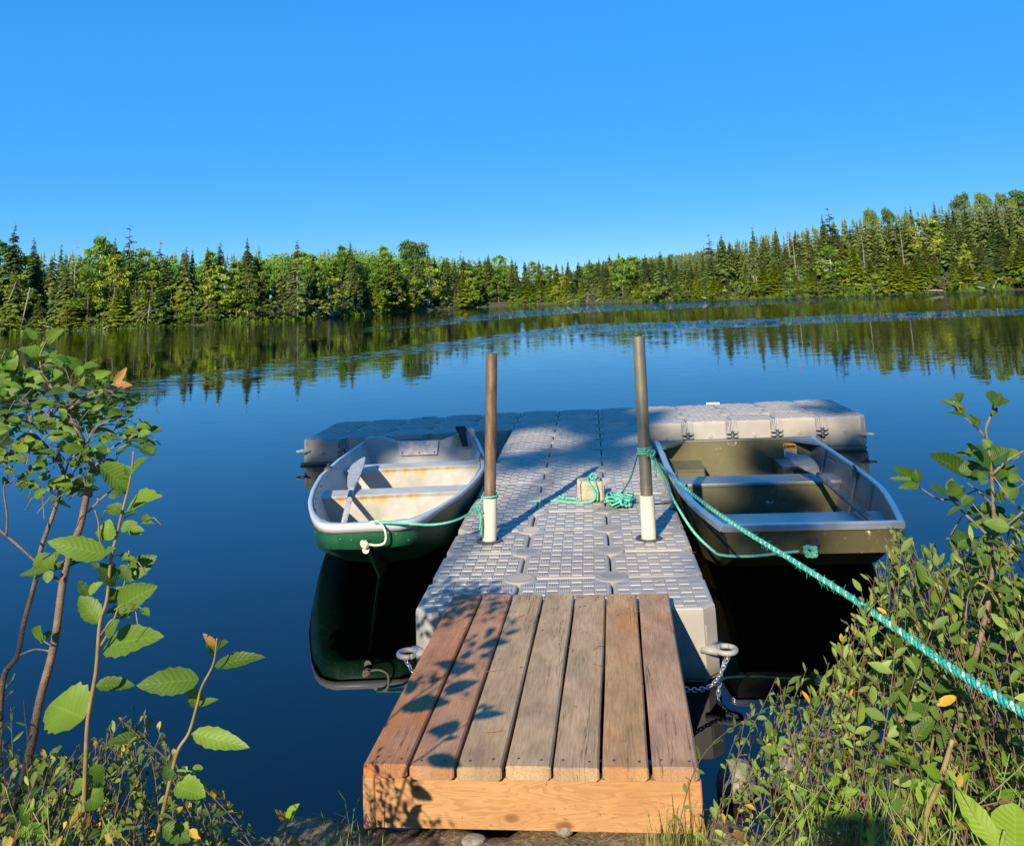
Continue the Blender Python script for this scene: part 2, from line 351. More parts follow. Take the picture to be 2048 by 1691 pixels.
BLACK = simple('black_webbing', (.015, .015, .018), .6); YEL = simple('brass_tag', (.42, .33, .09), .4)
TEAL = rope_mat('teal_rope', (.008, .36, .27), (.70, .72, .42), .25); TEALF = rope_mat('teal_rope_flecked', (.03, .42, .30), (.80, .80, .50), .95); MINT = rope_mat('faded_green_rope', (.045, .40, .26), (.45, .66, .50), .6)
CREAM = rope_mat('cream_cord', (.66, .58, .38), (.8, .75, .6), .5)
CONC = simple('concrete', (.46, .38, .27), .85, .3, 26, bmp=.7); STONE = simple('granite', (.30, .255, .19), .85, .55, 40, bmp=.8, kind='Object'); CHAIN = simple('chain_steel', (.42, .43, .45), .35, .4, 40, .7)
PLATE = simple('worn_plywood', (.66, .56, .50), .7, .35, 25, c2=(.40, .38, .36)); LABELW = simple('label_white', (.75, .75, .73), .5, .05); LABELO = simple('label_orange', (.75, .30, .01), .5, .05); LABELR = simple('label_red', (.55, .03, .03), .5, .05)
BARK = simple('alder_bark', (.21, .145, .095), .7, .5, 30, c2=(.11, .075, .05), bmp=.4); TWIG = simple('twig_bark', (.13, .070, .040), .6, .4, 30); STEMY = simple('yellow_stem', (.25, .18, .065), .55, .4, 30); STEMG = simple('green_stem', (.20, .24, .05), .55, .3, 30)
TRUNK = simple('spruce_bark', (.17, .135, .10), .9, .5, 6); BIRCHB = simple('birch_bark', (.58, .54, .46), .8, .3, 8); SNAG = simple('dead_wood', (.30, .265, .22), .9, .35, 6)
LITTER = simple('fallen_leaf', (.26, .12, .04), .8, .5, 60); FLOOR = simple('forest_floor', (.050, .060, .020), .95, .6, 1.2, c2=(.06, .05, .025), bmp=.5)

# ------------------------------------------------------------ the setting: bank, lake bed, water, far shore
def shore_y(x):
    a = -1.50-.32*sstep(-.72, -1.1, x)-.25*sstep(-1.1, -6, x)+.12*sstep(.7, 1.0, x)-.10*sstep(1.6, 2.6, x)
    return a+.05*math.sin(x*5.1)+.03*math.sin(x*13.7+1)
def bank_z(x, y):
    s = y-shore_y(x)
    if s < 0: z = .19+.045*min(-s, 4)+.16*max(0, -s-4)*.5
    elif s < .35: z = lerp(.19, -.28, sstep(0, .35, s))
    else: z = lerp(-.28, -1.5, sstep(.35, 5, s))-.6*sstep(5, 30, s)
    return z+.018*math.sin(x*7.3+y*3.1)*math.sin(y*8.7-x*2.2)+.01*math.sin(x*23+y*19)
def axis(fine0, fine1, step, far0, far1, grow=1.35):
    a = list(np.arange(fine0, fine1+1e-6, step)); d = step
    while a[-1] < far1: d *= grow; a.append(a[-1]+d)
    d = step
    while a[0] > far0: d *= grow; a.insert(0, a[0]-d)
    return a
def grid(name, xs, ys, zf, mat, smooth=True):
    v = [(x, y, zf(x, y)) for y in ys for x in xs]; n = len(xs)
    f = [(j*n+i, j*n+i+1, (j+1)*n+i+1, (j+1)*n+i) for j in range(len(ys)-1) for i in range(n-1)]
    mb = MB(); mb.add(v, f); return tag(mb.build(name, mat, None, smooth), kind='structure')
grid('ground', axis(-3.2, 3.2, .06, -420, 420), axis(-3.6, -.9, .05, -260, 420), bank_z, SOIL)
mb = MB(); mb.add([(-420, -3.2, 0), (420, -3.2, 0), (420, 420, 0), (-420, 420, 0)], [(0, 1, 2, 3)])
tag(mb.build('lake_water', WATER), kind='structure')
# the far shoreline: azimuth (as photo column at the horizon) against the point on the water
SH = [(-900, 85), (-300, 100), (0, 104.7), (300, 98.3), (480, 98.5), (590, 100.5), (700, 110), (850, 128), (1000, 138), (1100, 134), (1200, 126), (1300, 120), (1500, 110), (1800, 105.7), (2048, 108), (2400, 105), (3000, 95)]
def shore_r(px): return float(np.interp(px, [a for a, b in SH], [b for a, b in SH]))
HOR = lambda px: float(np.interp(px, [0, 590, 1024, 1200, 1676, 2048], [631, 605, 587, 579, 558, 542]))
def az_dir(px):
    d = ray(px, HOR(px)); h = math.hypot(d[0], d[1]); return d[0]/h, d[1]/h
def slope(px): return float(np.interp(px, [-400, 800, 1000, 1250, 1500, 1800, 2048, 2600], [.05, .05, .04, .045, .085, .13, .15, .15]))
def far_z(px, d): # d metres behind the shoreline
    if d < 0: return .12+d*.25
    return .12+min(d, 1.)*.25+slope(px)*min(d, 44)*(1-.0*d)-.12*max(0, d-48)
def far_pt(px, d):
    ux, uy = az_dir(px); r = shore_r(px)+d; return np.array([CAM[0]+ux*r, CAM[1]+uy*r, far_z(px, d)])
pxs = list(range(-900, 3001, 60)); ds = [-8, -4, -1, 0, .5, 1, 2, 4, 7, 12, 18, 26, 36, 48, 62, 80, 100]
mb = MB(); n = len(pxs); jr = random.Random(3)
mb.add([far_pt(px, d)+np.array([0, 0, jr.uniform(-.1, .18) if 0 <= d < 60 else 0]) for d in ds for px in pxs], [(j*n+i, j*n+i+1, (j+1)*n+i+1, (j+1)*n+i) for j in range(len(ds)-1) for i in range(n-1)])
tag(mb.build('hills', FLOOR, None, True), kind='structure')

# ------------------------------------------------------------ floating dock
DK, P = .335, .497
def ring8(a, c, z, b=None):
    b = b or a
    return [Vector(q+(z,)) for q in ((a-c, -b), (a, -b+c), (a, b-c), (a-c, b), (-a+c, b), (-a, b-c), (-a, -b+c), (-a+c, -b))]
def cube_mesh(seed):
    mb = MB(); h = .2455; r_ = random.Random(seed)
    prof = [(-.42, .225, .07), (-.40, h, .07), (-.345, h, .07), (-.340, h-.014, .066), (-.318, h-.014, .066), (-.313, h, .07), (-.030, h, .066), (-.010, h-.002, .064), (-.003, h-.006, .062), (0, h-.013, .060)]
    mb.rings([ring8(a, c, z) for z, a, c in prof])
    cell, nn = .0630, 7
    for i in range(nn):
        for j in range(nn):
            if i in (0, nn-1) and j in (0, nn-1): continue
            cx, cy = (i-3)*cell, (j-3)*cell
            if (i+j) % 2 == 0:
                a = cell/2-.002; b = a-.003
                mb.rings([[(cx-a, cy-a, -.001), (cx+a, cy-a, -.001), (cx+a, cy+a, -.001), (cx-a, cy+a, -.001)], [(cx-b, cy-b, .0045), (cx+b, cy-b, .0045), (cx+b, cy+b, .0045), (cx-b, cy+b, .0045)]], cap0=False)
            else:
                for k in range(6):
                    x = cx+(k-2.5)*.0093; a = .0026; l = cell/2-.006
                    mb.rings([[(x-a, cy-l, -.001), (x+a, cy-l, -.001), (x+a, cy+l, -.001), (x-a, cy+l, -.001)], [(x-a*.6, cy-l+.002, .004), (x+a*.6, cy-l+.002, .004), (x+a*.6, cy+l-.002, .004), (x-a*.6, cy+l-.002, .004)]], cap0=False)
    # filler cap bosses on the sides
    for s in (0, 1, 2, 3):
        rot = Matrix.Rotation(s*math.pi/2, 3, 'Z'); rs = []
        for r, d in ((.026, 0), (.026, .006), (.018, .009), (.017, .004), (.009, .004), (.008, .010)):
            rs.append([rot @ Vector((r*math.cos(t*math.pi/6), -h-d, -.16+r*math.sin(t*math.pi/6))) for t in range(12)])
        mb.rings(rs)
        for x in (-.085, .085): mb.add([rot @ Vector(q) for q in ((x-.004, -h-.0015, -.30), (x+.004, -h-.0015, -.30), (x+.002, -h-.0015, -.12), (x-.002, -h-.0015, -.12))], [(0, 1, 2, 3)])
    return mb
dock = tag(empty('floating_dock', (0, 0, DK)), 'grey plastic T-shaped floating dock of textured float cubes lying on the lake', 'dock')
cells = [(i, j) for j in range(12) for i in (-1, 0, 1)]+[(i, j) for j in (12, 13, 14) for i in range(-6, 7)]
proto = cube_mesh(1).build('float_cube', DOCKP, dock)
jr = random.Random(11)
def dock_sag(i, j): return -.012*max(0, abs(i)-1) if j >= 12 and i < 0 else (.004*max(0, i-1) if j >= 12 else 0)
for k, (i, j) in enumerate(cells):
    o = proto if k == 0 else proto.copy()
    if k: col.objects.link(o); o.parent = dock
    o.location = (i*P, (j+.5)*P, jr.uniform(-.004, .004)+dock_sag(i, j))
    o.rotation_euler = (jr.uniform(-.008, .008), jr.uniform(-.008, .008), jr.choice((0, 1, 2, 3))*math.pi/2 if False else jr.uniform(-.004, .004))
# connector plugs where four cubes meet
pm = MB()
pm.rings([[(r*math.cos(t*math.pi/12), r*math.sin(t*math.pi/12), z) for t in range(24)] for r, z in ((.090, -.06), (.090, .001), (.084, .006), (.070, .0065))])
for k in range(10): pm.box(((k-4.5)*.013, 0, .0075), (.005, .11*math.sqrt(max(0, 1-((k-4.5)*.013/.075)**2)), .003))
plug = pm.build('connector_plug', PLUG, dock); k = 0
spots = [(x, j) for j in range(1, 13) for x in (-.5, .5)]+[(i+.5, j) for j in (13, 14) for i in range(-6, 6)]
for x, j in spots:
    o = plug if k == 0 else plug.copy()
    if k: col.objects.link(o); o.parent = dock
    k += 1; o.location = (x*P, j*P, dock_sag(x, j)); o.rotation_euler = (0, 0, jr.uniform(0, 3))
# stacked lugs with a bolt on every outer joint
lm = MB()
for z in (-.135, -.178):
    lm.rings([[(q[0], q[1], z+dz) for q in ((-.085, .10), (-.075, .0), (-.05, -.022), (.05, -.022), (.075, .0), (.085, .10))] for dz in (0, .016)])
lm.rings([[(.03*math.cos(t*math.pi/6), -.0+.03*math.sin(t*math.pi/6), z) for t in range(12)] for z in (-.118, -.19)], mi=1)
for z in (-.150, -.192): lm.rings([[(.014*math.cos(t*math.pi/4), -.026, z-.0+.012*math.sin(t*math.pi/4)) for t in range(8)], [(.010*math.cos(t*math.pi/4), -.033, z+.009*math.sin(t*math.pi/4)) for t in range(8)]], mi=2)
for x in (-.055, .055): lm.rings([[(x+a*.012, .045+b*.02, z) for a, b in ((-1, -1), (1, -1), (1, 1), (-1, 1))] for z in (-.005, -.12)])
for k in (-2, -1, 0, 1, 2): lm.rings([[(k*.015-.004, .03, -.12), (k*.015+.004, .03, -.12), (k*.015+.004, .05, -.12), (k*.015-.004, .05, -.12)], [(k*.019-.005, .05, -.01), (k*.019+.005, .05, -.01), (k*.019+.005, .07, -.01), (k*.019-.005, .07, -.01)]])
lug = lm.build('lug', [LUGM, DARKP, BOLT], dock); k = 0
lugs = [((-1.5*P, j*P), -math.pi/2) for j in range(1, 12)]+[((1.5*P, j*P), math.pi/2) for j in range(1, 12)]
lugs += [((s*(i+.5)*P, 12*P), 0) for i in range(2, 6) for s in (-1, 1)]+[((x*P, 15*P), math.pi) for x in (-4.5, -2.5, -.5, .5, 2.5, 4.5)]
for (x, y), a in lugs:
    o = lug if k == 0 else lug.copy()
    if k: col.objects.link(o); o.parent = dock
    k += 1; o.location = (x, y, dock_sag(x/P, y/P)); o.rotation_euler = (0, 0, a)
# open rings on the free corners
def corner_ring(x, y, a, z):
    mb = MB(); pts = []
    for t in range(21):
        q = t/20*2*math.pi; pts.append((.046*math.cos(q), -.040+.046*math.sin(q), 0))
    mb.tube(pts, .0125, 8); mb.box((0, .03, 0), (.11, .08, .022)); mb.box((0, .07, .05), (.045, .05, .11))
    o = mb.build('corner_ring', LUGM, dock, True); o.location = (x, y, z); o.rotation_euler = (0, 0, a)
for x, y, a in ((-.735, .01, -1.15), (.735, .01, 1.15), (-6.46*P, 12*P+.03, -1.3), (6.46*P, 12*P+.03, 1.3), (-6.46*P, 15*P-.03, -1.8), (6.46*P, 15*P-.03, 1.8)):
    corner_ring(x, y, a, -.185)
# dark mid-seam flange of the cubes at the far wing's waterline, built as a tube
mb = MB(); mb.tube([(-6.52*P, 12*P-.02, -.325), (-5.5*P, 12*P-.035, -.325), (-4.4*P, 12*P-.03, -.318)], .022, 8)
mb.build('waterline_flange', DARKP, dock, True)

# ------------------------------------------------------------ chains from the dock corners to the ramp
def chain(name, pts, label):
    mb = MB(); p = spline(pts, 20); L = [0]
    for a, b in zip(p, p[1:]): L.append(L[-1]+float(np.linalg.norm(np.array(b)-np.array(a))))
    k = 0; s = .01
    while s < L[-1]-.01:
        def at(q): return np.array([np.interp(q, L, [u[i] for u in p]) for i in range(3)])
        c = at(s); t = Vector(at(s+.01)-at(s-.01)).normalized(); a = t.cross(Vector((0, .3, 1))).normalized(); b = t.cross(a)
        if k % 2: a = b
        mb.tube([Vector(c)+t*(.0165*math.cos(q*math.pi/5))+a*(.0085*math.sin(q*math.pi/5)) for q in range(11)], .0034, 5, cap=False); s += .022; k += 1
    return tag(mb.build(name, CHAIN, None, True), label, 'chain', 'chains holding the dock to the ramp')
chain('chain', [(-.79, -.03, .145), (-.68, -.16, .095), (-.50, -.30, .14), (-.42, -.34, .25)], 'steel chain from the dock corner ring on the green boat side to the ramp')
chain('chain', [(.79, -.03, .145), (.66, -.22, .075), (.48, -.34, .13), (.40, -.36, .25)], 'steel chain from the dock corner ring on the olive boat side to the ramp')
chain('chain', [(.77, -.02, .13), (.72, -.10, .05), (.66, -.35, -.08), (.60, -.9, -.25)], 'slack dark chain hanging from the dock ring into the water beside the ramp')

# ------------------------------------------------------------ wooden ramp
RA = math.atan2(.009, 1.08)
ramp_o = tag(empty('wooden_ramp', (-.04, -.77, .36), -.030), 'ramp of seven weathered planks on a fresh lumber frame leading onto the dock', 'ramp')
tints = [((.385, .175, .080), .9), ((.375, .200, .110), .35), ((.385, .265, .148), .14), ((.40, .28, .160), .12), ((.395, .27, .155), .12), ((.415, .245, .112), .7), ((.40, .235, .135), .3)]
jr = random.Random(5); SCREW = simple('screw_head', (.10, .08, .07), .5, metal=.6)
for k, (t, og) in enumerate(tints):
    w = .1435; x = (k-3)*.1535; z0 = .0025*jr.uniform(-1, 1); L0, L1 = -.82+jr.uniform(-.006, .008), .815+jr.uniform(-.012, .012); th = .038
    mb = MB(); rs = []
    for q, (y, ins) in enumerate([(L0, .006), (L0+.005, 0)]+[(lerp(L0, L1, u/12), 0) for u in range(1, 12)]+[(L1-.005, 0), (L1, .006)]):
        bow = .0025*math.sin(q*.7+k*2); a = w/2-ins; b = .006; r_ = []
        for sx, sz in ((-a+b, 0), (-a, b), (-a, th-b), (-a+b, th-ins*.4), (a-b, th-ins*.4), (a, th-b), (a, b), (a-b, 0)): r_.append((sx+bow*.5, y, sz+z0+.35*bow))
        rs.append(r_[::-1])
    mb.rings(rs)
    for y in (L0+.045, L1-.05):
        for sx in (-.04, .042):
            c = (sx+jr.uniform(-.006, .006), y+jr.uniform(-.008, .008)); mb.rings([[(c[0]+.0048*math.cos(u*math.pi/4), c[1]+.0048*math.sin(u*math.pi/4), th+z0+dz) for u in range(8)] for dz in (-.004, .0012)], 1)
    o = mb.build('plank', [PLANK, SCREW], ramp_o); o.location = (x, 0, 0); o.rotation_euler = (0, 0, jr.uniform(-.002, .002)); o['tint'] = [t[0], t[1], t[2]]; o['orange'] = og
def beam(name, c, d, mat, par):
    mb = MB(); b = .004; x, y, z = d[0]/2, d[1]/2, d[2]/2
    pr = lambda e: [(-x+e, -y, 0), (x-e, -y, 0), (x, -y+e, 0), (x, y-e, 0), (x-e, y, 0), (-x+e, y, 0), (-x, y-e, 0), (-x, -y+e, 0)]
    mb.rings([[(q[0], q[1], h_) for q in pr(b)] for h_ in (-z, z)]); o = mb.build(name, mat, par); o.location = c; return o
beam('header', (0, -.780, -.0775), (1.0, .038, .148), FRESH, ramp_o)
for x in (-.52, .52): beam('stringer', (x, -.006, -.0785), (.038, 1.592, .151), FRESH, ramp_o)
beam('stringer', (0, .0, -.0785), (.038, 1.50, .146), FRESH, ramp_o); beam('header', (0, .77, -.0775), (1.0, .038, .07), FRESH, ramp_o)

# ------------------------------------------------------------ mooring poles
def pole(x, y, top, rad, mat, label):
    o = tag(empty('mooring_pole', (x, y, DK)), label, 'pole', 'mooring poles through the dock')
    d = Vector(top)-Vector((x, y, DK)); mb = MB(); n = 16
    mb.tube([d*t for t in (-1.2, -.3, 0, .25, .5, .75, 1.)], rad, n, cap=False)
    t = d.normalized(); a = t.cross(Vector((0, 1, 0))).normalized(); b = t.cross(a)
    mb.rings([[d+a*(r*math.cos(q*2*math.pi/n))+b*(r*math.sin(q*2*math.pi/n))-t*dz for q in range(n)] for r, dz in ((rad, .0), (rad-.004, 0), (rad-.004, .12))], cap0=False)
    mb.build('pipe', mat, o, True)
    mb = MB(); h = .262; k0, k1 = d*(-.05/d.length), d*(h/d.length); r = rad+.008
    mb.tube([k0, k1*.5, k1-d.normalized()*.003], r, 20, cap=False)
    mb.rings([[k1+a*(q_*math.cos(q*2*math.pi/20))+b*(q_*math.sin(q*2*math.pi/20))-t*dz for q in range(20)] for q_, dz in ((r, .003), (r-.003, 0), (rad+.001, .0), (rad+.001, .05))], cap0=False)
    s = mb.build('sleeve', PVC, o, True)
    mb = MB(); mb.rings([[(q_*math.cos(q*2*math.pi/24), q_*math.sin(q*2*math.pi/24), z) for q in range(24)] for q_, z in ((.083, .002), (.083, .009), (.076, .013), (.060, .013), (.058, .004))], cap0=False, cap1=False)
    mb.build('collar', DARKP, o); return o
PL = ((-.499, 1.257), (-.441, 1.257, 1.491)); PR_ = ((.499, 1.224), (.514, 1.224, 1.564))
pole(*PL[0], PL[1], .0375, RUSTP, 'rusty brown pipe pole with a cream sleeve standing next to the green boat')
pole(*PR_[0], PR_[1], .0385, GALV, 'taller grey metal pipe pole with a cream sleeve next to the olive boat')

# ------------------------------------------------------------ concrete block on the dock
mb = MB(); a = .096; rs = []
for z, e in ((0, .012), (.01, .002), (.02, 0), (.125, 0), (.138, .004), (.146, .016)):
    r_ = []
    for q in ((-1, -1), (1, -1), (1, 1), (-1, 1)):
        for c_, s_ in ((1, 0), (.7, .3), (.3, .7), (0, 1)) if (q[0]*q[1] > 0) else ((0, 1), (.3, .7), (.7, .3), (1, 0)):
            b = .02; r_.append((q[0]*(a-e-b*(1-c_) if False else a-e-b*c_*.9), q[1]*(a-e-b*s_*.9), z))
    rs.append([(x+rnd.uniform(-.0015, .0015), y+rnd.uniform(-.0015, .0015), z+rnd.uniform(-.001, .001)) for x, y, z in r_])
mb.rings(rs); o = mb.build('concrete_block', CONC); o.location = (.146, 2.30, DK+.004); o.rotation_euler = (0, 0, .04)
tag(o, 'small rounded concrete block used as an anchor weight on the dock deck', 'block')
# ------------------------------------------------------------ white scraps at the far edge of the dock
for px, py, l, w_ in ((1420, 804, .17, 'short white board lying at the far edge of the dock near the grey pole'), (862, 826, .20, 'white strip lying at the far edge of the dock behind the green boat')):
    p_ = atz(px, py, DK+.01); mb = MB(); mb.rings([[(-l/2, -.03, z), (l/2, -.025, z), (l/2-.01, .03, z), (-l/2+.01, .03, z)] for z in (0, .018)])
    o = mb.build('white_board', LABELW); o.location = (p_[0], min(p_[1], 15*P-.05), DK+.006+dock_sag(p_[0]/P, 13)); tag(o, w_, 'board')

def aty(px, py, Y):
    d = ray(px, py); return CAM + d*(Y-CAM[1])/d[1]
# ------------------------------------------------------------ green and white rowing boat
def itab(s, tab): return float(np.interp(s, [t[0] for t in tab], [t[1] for t in tab]))
GB_L = 3.42; gb = tag(empty('rowing_boat', (-1.268, 1.175, 0), math.atan2(.30, 3.42)), 'green hulled rowing boat with a stained white interior moored beside the dock', 'boat')
GW = [(0, .19), (.008, .25), (.02, .30), (.045, .345), (.09, .405), (.16, .475), (.25, .55), (.4, .635), (.55, .685), (.75, .665), (.9, .61), (1, .555)]
GZ = [(0, .475), (.2, .455), (.5, .43), (.8, .44), (1, .46)]
CW = lambda s: itab(s, GW)*itab(s, [(0, .93), (.2, .86), (1, .84)])
CZ = lambda s: itab(s, [(0, .335), (.06, .30), (.15, .20), (.3, .09), (.45, .05), (1, .06)])
BZ = lambda s: itab(s, [(0, .325), (.05, .26), (.12, .14), (.22, .02), (.35, -.05), (1, -.06)])
SS = [0, .008, .02, .045, .07, .1, .14, .18, .24, .3, .37, .45, .55, .65, .75, .85, .93, 1]
def gb_sec(s, inset=0, inner=False):
    g, c, z, cz, bz, y = itab(s, GW)-inset, CW(s)-inset, itab(s, GZ), CZ(s), BZ(s), s*GB_L+inset*(1.5 if s < .05 else 0)
    if inner:
        fl = max(.075, cz+.05); h = [(g, z), (lerp(g, c, .3), lerp(z, fl, .35)), (lerp(g, c, .75), lerp(z, fl, .75)), (c*.93, fl), (c*.5, fl-.01)]
        mid = (0, y, fl-.012)
    else:
        h = [(g, z), (lerp(g, c, .12), lerp(z, cz, .3)), (lerp(g, c, .45), lerp(z, cz, .65)), (c, cz), (c*.55, lerp(cz, bz, .75))]; mid = (0, y, bz)
    return [(-a, y, b) for a, b in h]+[mid]+[(a, y, b) for a, b in h[::-1]]
mb = MB(); mb.rings([gb_sec(s) for s in SS], 0, True, True, closed=False); hull = mb.build('hull', GREENH, gb, True)
mb = MB(); mb.rings([[(-p_[0], p_[1], p_[2]) for p_ in gb_sec(s, .03, True)] for s in SS], 0, True, False, closed=False); mb.build('liner', WHITEG, gb, True)
# stem keel: the thin wedge that meets the water
mb = MB(); ks = [(.0, .33, .0), (.05, .255, .03), (.12, .13, .06), (.2, -.03, .075), (.26, -.10, .05), (.5, -.10, .04)]
mb.rings([[(-.035, s*GB_L, z+.05), (-.008, s*GB_L, z-w), (.008, s*GB_L, z-w), (.035, s*GB_L, z+.05)] for s, z, w in ks]); mb.build('stem', GREENH, gb)
# gunwale
def gw_pt(s, sd, o): return Vector((sd*(itab(s, GW)+o), s*GB_L-(o if s < .01 else 0)*.9, itab(s, GZ)))
path = [(s, -1) for s in SS[::-1]]+[(s, 1) for s in SS]; rs = []
for s, sd in path:
    bow = 1-sstep(.03, .14, s); w0, w1, dz = .009+.006*bow, -.024-.018*bow, .018+.026*bow
    a, b = gw_pt(s, sd, w0), gw_pt(s, sd, w1); b.y = s*GB_L+(.04 if s < .01 else 0); up = Vector((0, 0, .008))
    rs.append([a-Vector((0, 0, dz)), a+up*.3, a*.8+b*.2+up, a*.2+b*.8+up, b+up*.2, b-Vector((0, 0, .02))])
mb = MB(); mb.rings(rs); mb.build('gunwale', RUBR, gb, True)
# benches (foam boxes)
def bench(s0, s1, zt, name, sh):
    mb = MB(); rs = []
    prof = [(s0+.012, .07), (s0, zt-.03), (s0-.004, zt-.008), (s0+.002, zt), (s1, zt), (s1+.004, zt-.02), (s1-.01, .07)]
    for u in range(13):
        t = -1+u/6; r_ = []
        for s, z in prof:
            hw = lerp(CW(s)*.95, itab(s, GW)-.02, sstep(CZ(s), itab(s, GZ), z)); r_.append((t*hw-sh, s*GB_L-s0*GB_L, z-zt))
        rs.append(r_)
    mb.rings(rs); o = mb.build(name, SEATW, gb); o.location = (sh, s0*GB_L, zt); return o
bench(.445, .515, .335, 'bench', -.10); bench(.745, .82, .345, 'bench', .13)
# transom and motor pad
tp = [(-.56, .10), (-.565, .43), (-.545, .495), (-.50, .505), (-.36, .50), (-.24, .455), (.22, .445), (.34, .475), (.50, .545), (.55, .54), (.565, .45), (.56, .10), (.3, -.05), (-.3, -.05)]
mb = MB(); mb.rings([[(x, GB_L-.06+dy, z) for x, z in tp] for dy in (0, .075)]); mb.build('transom', WHITEG, gb)
mb = MB(); pp = [(-.215, .455), (-.195, .325), (.175, .320), (.195, .450)]
mb.rings([[(x, GB_L-.064-dy, z) for x, z in pp] for dy in (0, .022)])
for x in (-.17, 0, .15): mb.rings([[(x+.008*math.cos(t*math.pi/4), GB_L-.086-dy, .345+.008*math.sin(t*math.pi/4)) for t in range(8)] for dy in (0, .004)], 1)
mb.build('motor_pad', [PLATE, DARKP], gb)
for sd, s in ((-1, .62), (1, .66)):
    g = gw_pt(s, sd, -.015); mb = MB(); mb.box((0, 0, .01), (.05, .09, .03)); mb.tube([(0, -.02, .02), (0, -.03, .05), (0, 0, .045), (0, .03, .05), (0, .02, .02)], .008, 6)
    mb.build('oarlock', DARKP, gb).location = g
mb = MB()
for s in SS[3:-1]:
    for d in (.3, .7):
        g = gw_pt(min(s+d*.04, 1), -1, -.034); mb.tube([g-Vector((-.010, 0, .030)), g-Vector((-.004, 0, .030))], .004, 6)
mb.build('rivet_row', DARKP, gb)
mb = MB(); e = (.0, -.02, .33); mb.rings([[(.022*math.cos(t*math.pi/5), e[1]+.012-d, e[2]+.022*math.sin(t*math.pi/5)) for t in range(10)] for d in (0, .03)]); mb.build('bow_eye', CREAM, gb)
# bow clutter, strap, oar
def local(o, p): return (Matrix.Translation(o.location) @ Matrix.Rotation(o.rotation_euler.z, 4, 'Z')) @ Vector(p)
mb = MB(); jr = random.Random(4)
for k in range(4):
    mb.tube(spline([(jr.uniform(-.05, .05), jr.uniform(-.07, .07), .012+.02*jr.random()+.03*abs(math.sin(q*2.+k))) for q in range(7)], 5), .006, 6)
o = tag(mb.build('tangled_cord', BLACK, None, True), 'tangle of black cord lying in the bow of the green rowing boat', 'cord'); o.location = local(gb, (-.20, .34, .25))
mb = MB()
for k in range(5): mb.tube(spline([(-.04+.02*k, .02, .0), (-.05+.02*k, -.02, .05), (-.03+.014*k, -.045, .03), (.0+.01*k, -.05, -.05), (.02+.008*k, -.05, -.13)], 5), .013, 7)
st = tag(empty('locking_strap', local(gb, (.43, GB_L-.06, .52))), 'black strap with a small brass lock hanging on the stern corner of the green boat', 'strap'); mb.build('webbing', BLACK, st, True)
mb = MB(); mb.box((-.055, -.055, -.075), (.045, .02, .05)); mb.tube([(-.07, -.055, -.05), (-.07, -.055, -.025), (-.055, -.055, -.015), (-.04, -.055, -.025), (-.04, -.055, -.05)], .005, 6); mb.build('padlock', YEL, st)
def oar(name, tip, hand, label, mat, wide, flat, Lb=.62):
    tip, hand = Vector(tip), Vector(hand); o = tag(empty(name, tip), label, 'oar'); t = (hand-tip); L = t.length; t.normalize()
    w = Vector(flat); w = (w-t*w.dot(t)).normalized(); nrm = t.cross(w); rs = []
    for d, a, b in ((0, wide*.6, .004), (.02, wide*.85, .006), (.08, wide, .007), (Lb*.4, wide, .010), (Lb*.7, wide*.72, .015), (Lb*.9, wide*.38, .019), (Lb, .022, .021)):
        rs.append([t*d+w*(a*math.cos(q*math.pi/6))+nrm*(b*math.sin(q*math.pi/6)) for q in range(12)])
    mb = MB(); mb.rings(rs); mb.build('blade', mat, o, True)
    mb = MB(); mb.tube([t*d for d in (Lb-.01, Lb+.2, L*.6, L-.16)], [.021, .022, .022, .021], 10); mb.build('shaft', mat, o, True)
    mb = MB(); mb.tube([t*d for d in (L-.165, L-.15, L-.03, L-.006, L)], [.019, .016, .017, .015, .009], 10); mb.build('grip', mat, o, True); return o
oar('oar', local(gb, (-.47, 2.52, .435)), local(gb, (-.28, .66, .27)), 'grey oar lying along the far side inside the green rowing boat', OARG, .085, (.9, .35, .55), .95)

# ------------------------------------------------------------ olive aluminium boat
ob = tag(empty('aluminium_boat', (1.46, 0, 0)), 'olive green flat-bottomed aluminium boat with worn benches moored beside the dock', 'boat')
OY = [.93, 1.0, 1.15, 1.4, 1.7, 2.0, 2.4, 2.9, 3.4, 3.8, 4.12]
og = lambda y: itab(y, [(.93, .515), (1.2, .565), (1.6, .635), (2.1, .69), (2.7, .715), (4.12, .715)])
ocx = lambda y: itab(y, [(.93, -.035), (2.2, .02), (4.12, .025)])
oz = lambda y: itab(y, [(.93, .475), (1.5, .455), (2.5, .435), (4.12, .44)])
ocw = lambda y: itab(y, [(.93, .465), (1.4, .50), (2.0, .555), (4.12, .60)])
ocz = lambda y: itab(y, [(.93, .33), (1.0, .295), (1.4, .13), (1.85, -.02), (2.4, -.06), (4.12, -.06)])
def ob_sec(y, i=0., inner=False):
    c, g, w, z, cz = ocx(y), og(y)-i, ocw(y)-i, oz(y), ocz(y)+i
    if inner: cz = max(cz, .02); w = lerp(g, w, (z-cz)/(z-ocz(y)+1e-6))
    pts = [(c-g, z), (c-lerp(g, w, .45), lerp(z, cz, .42)), (c-lerp(g, w, .42)+.006, lerp(z, cz, .46)), (c-w, cz+.03), (c-w+.04, cz), (c, cz)]
    return [(x, y, q) for x, q in pts]+[(2*c-x, y, q) for x, q in pts[-2::-1]]
mb = MB(); mb.rings([ob_sec(y) for y in OY], 0, True, True, closed=False)
for s in (0,): pass
mb.build('hull', OLIVE, ob)
mb = MB()
mb.rings([[(-q[0]+2*ocx(y), q[1], q[2]) for q in ob_sec(y, .012, True)] for y in OY[0:1]+OY[1:]], 0, True, False, closed=False); mb.build('inner_skin', GREYI, ob)
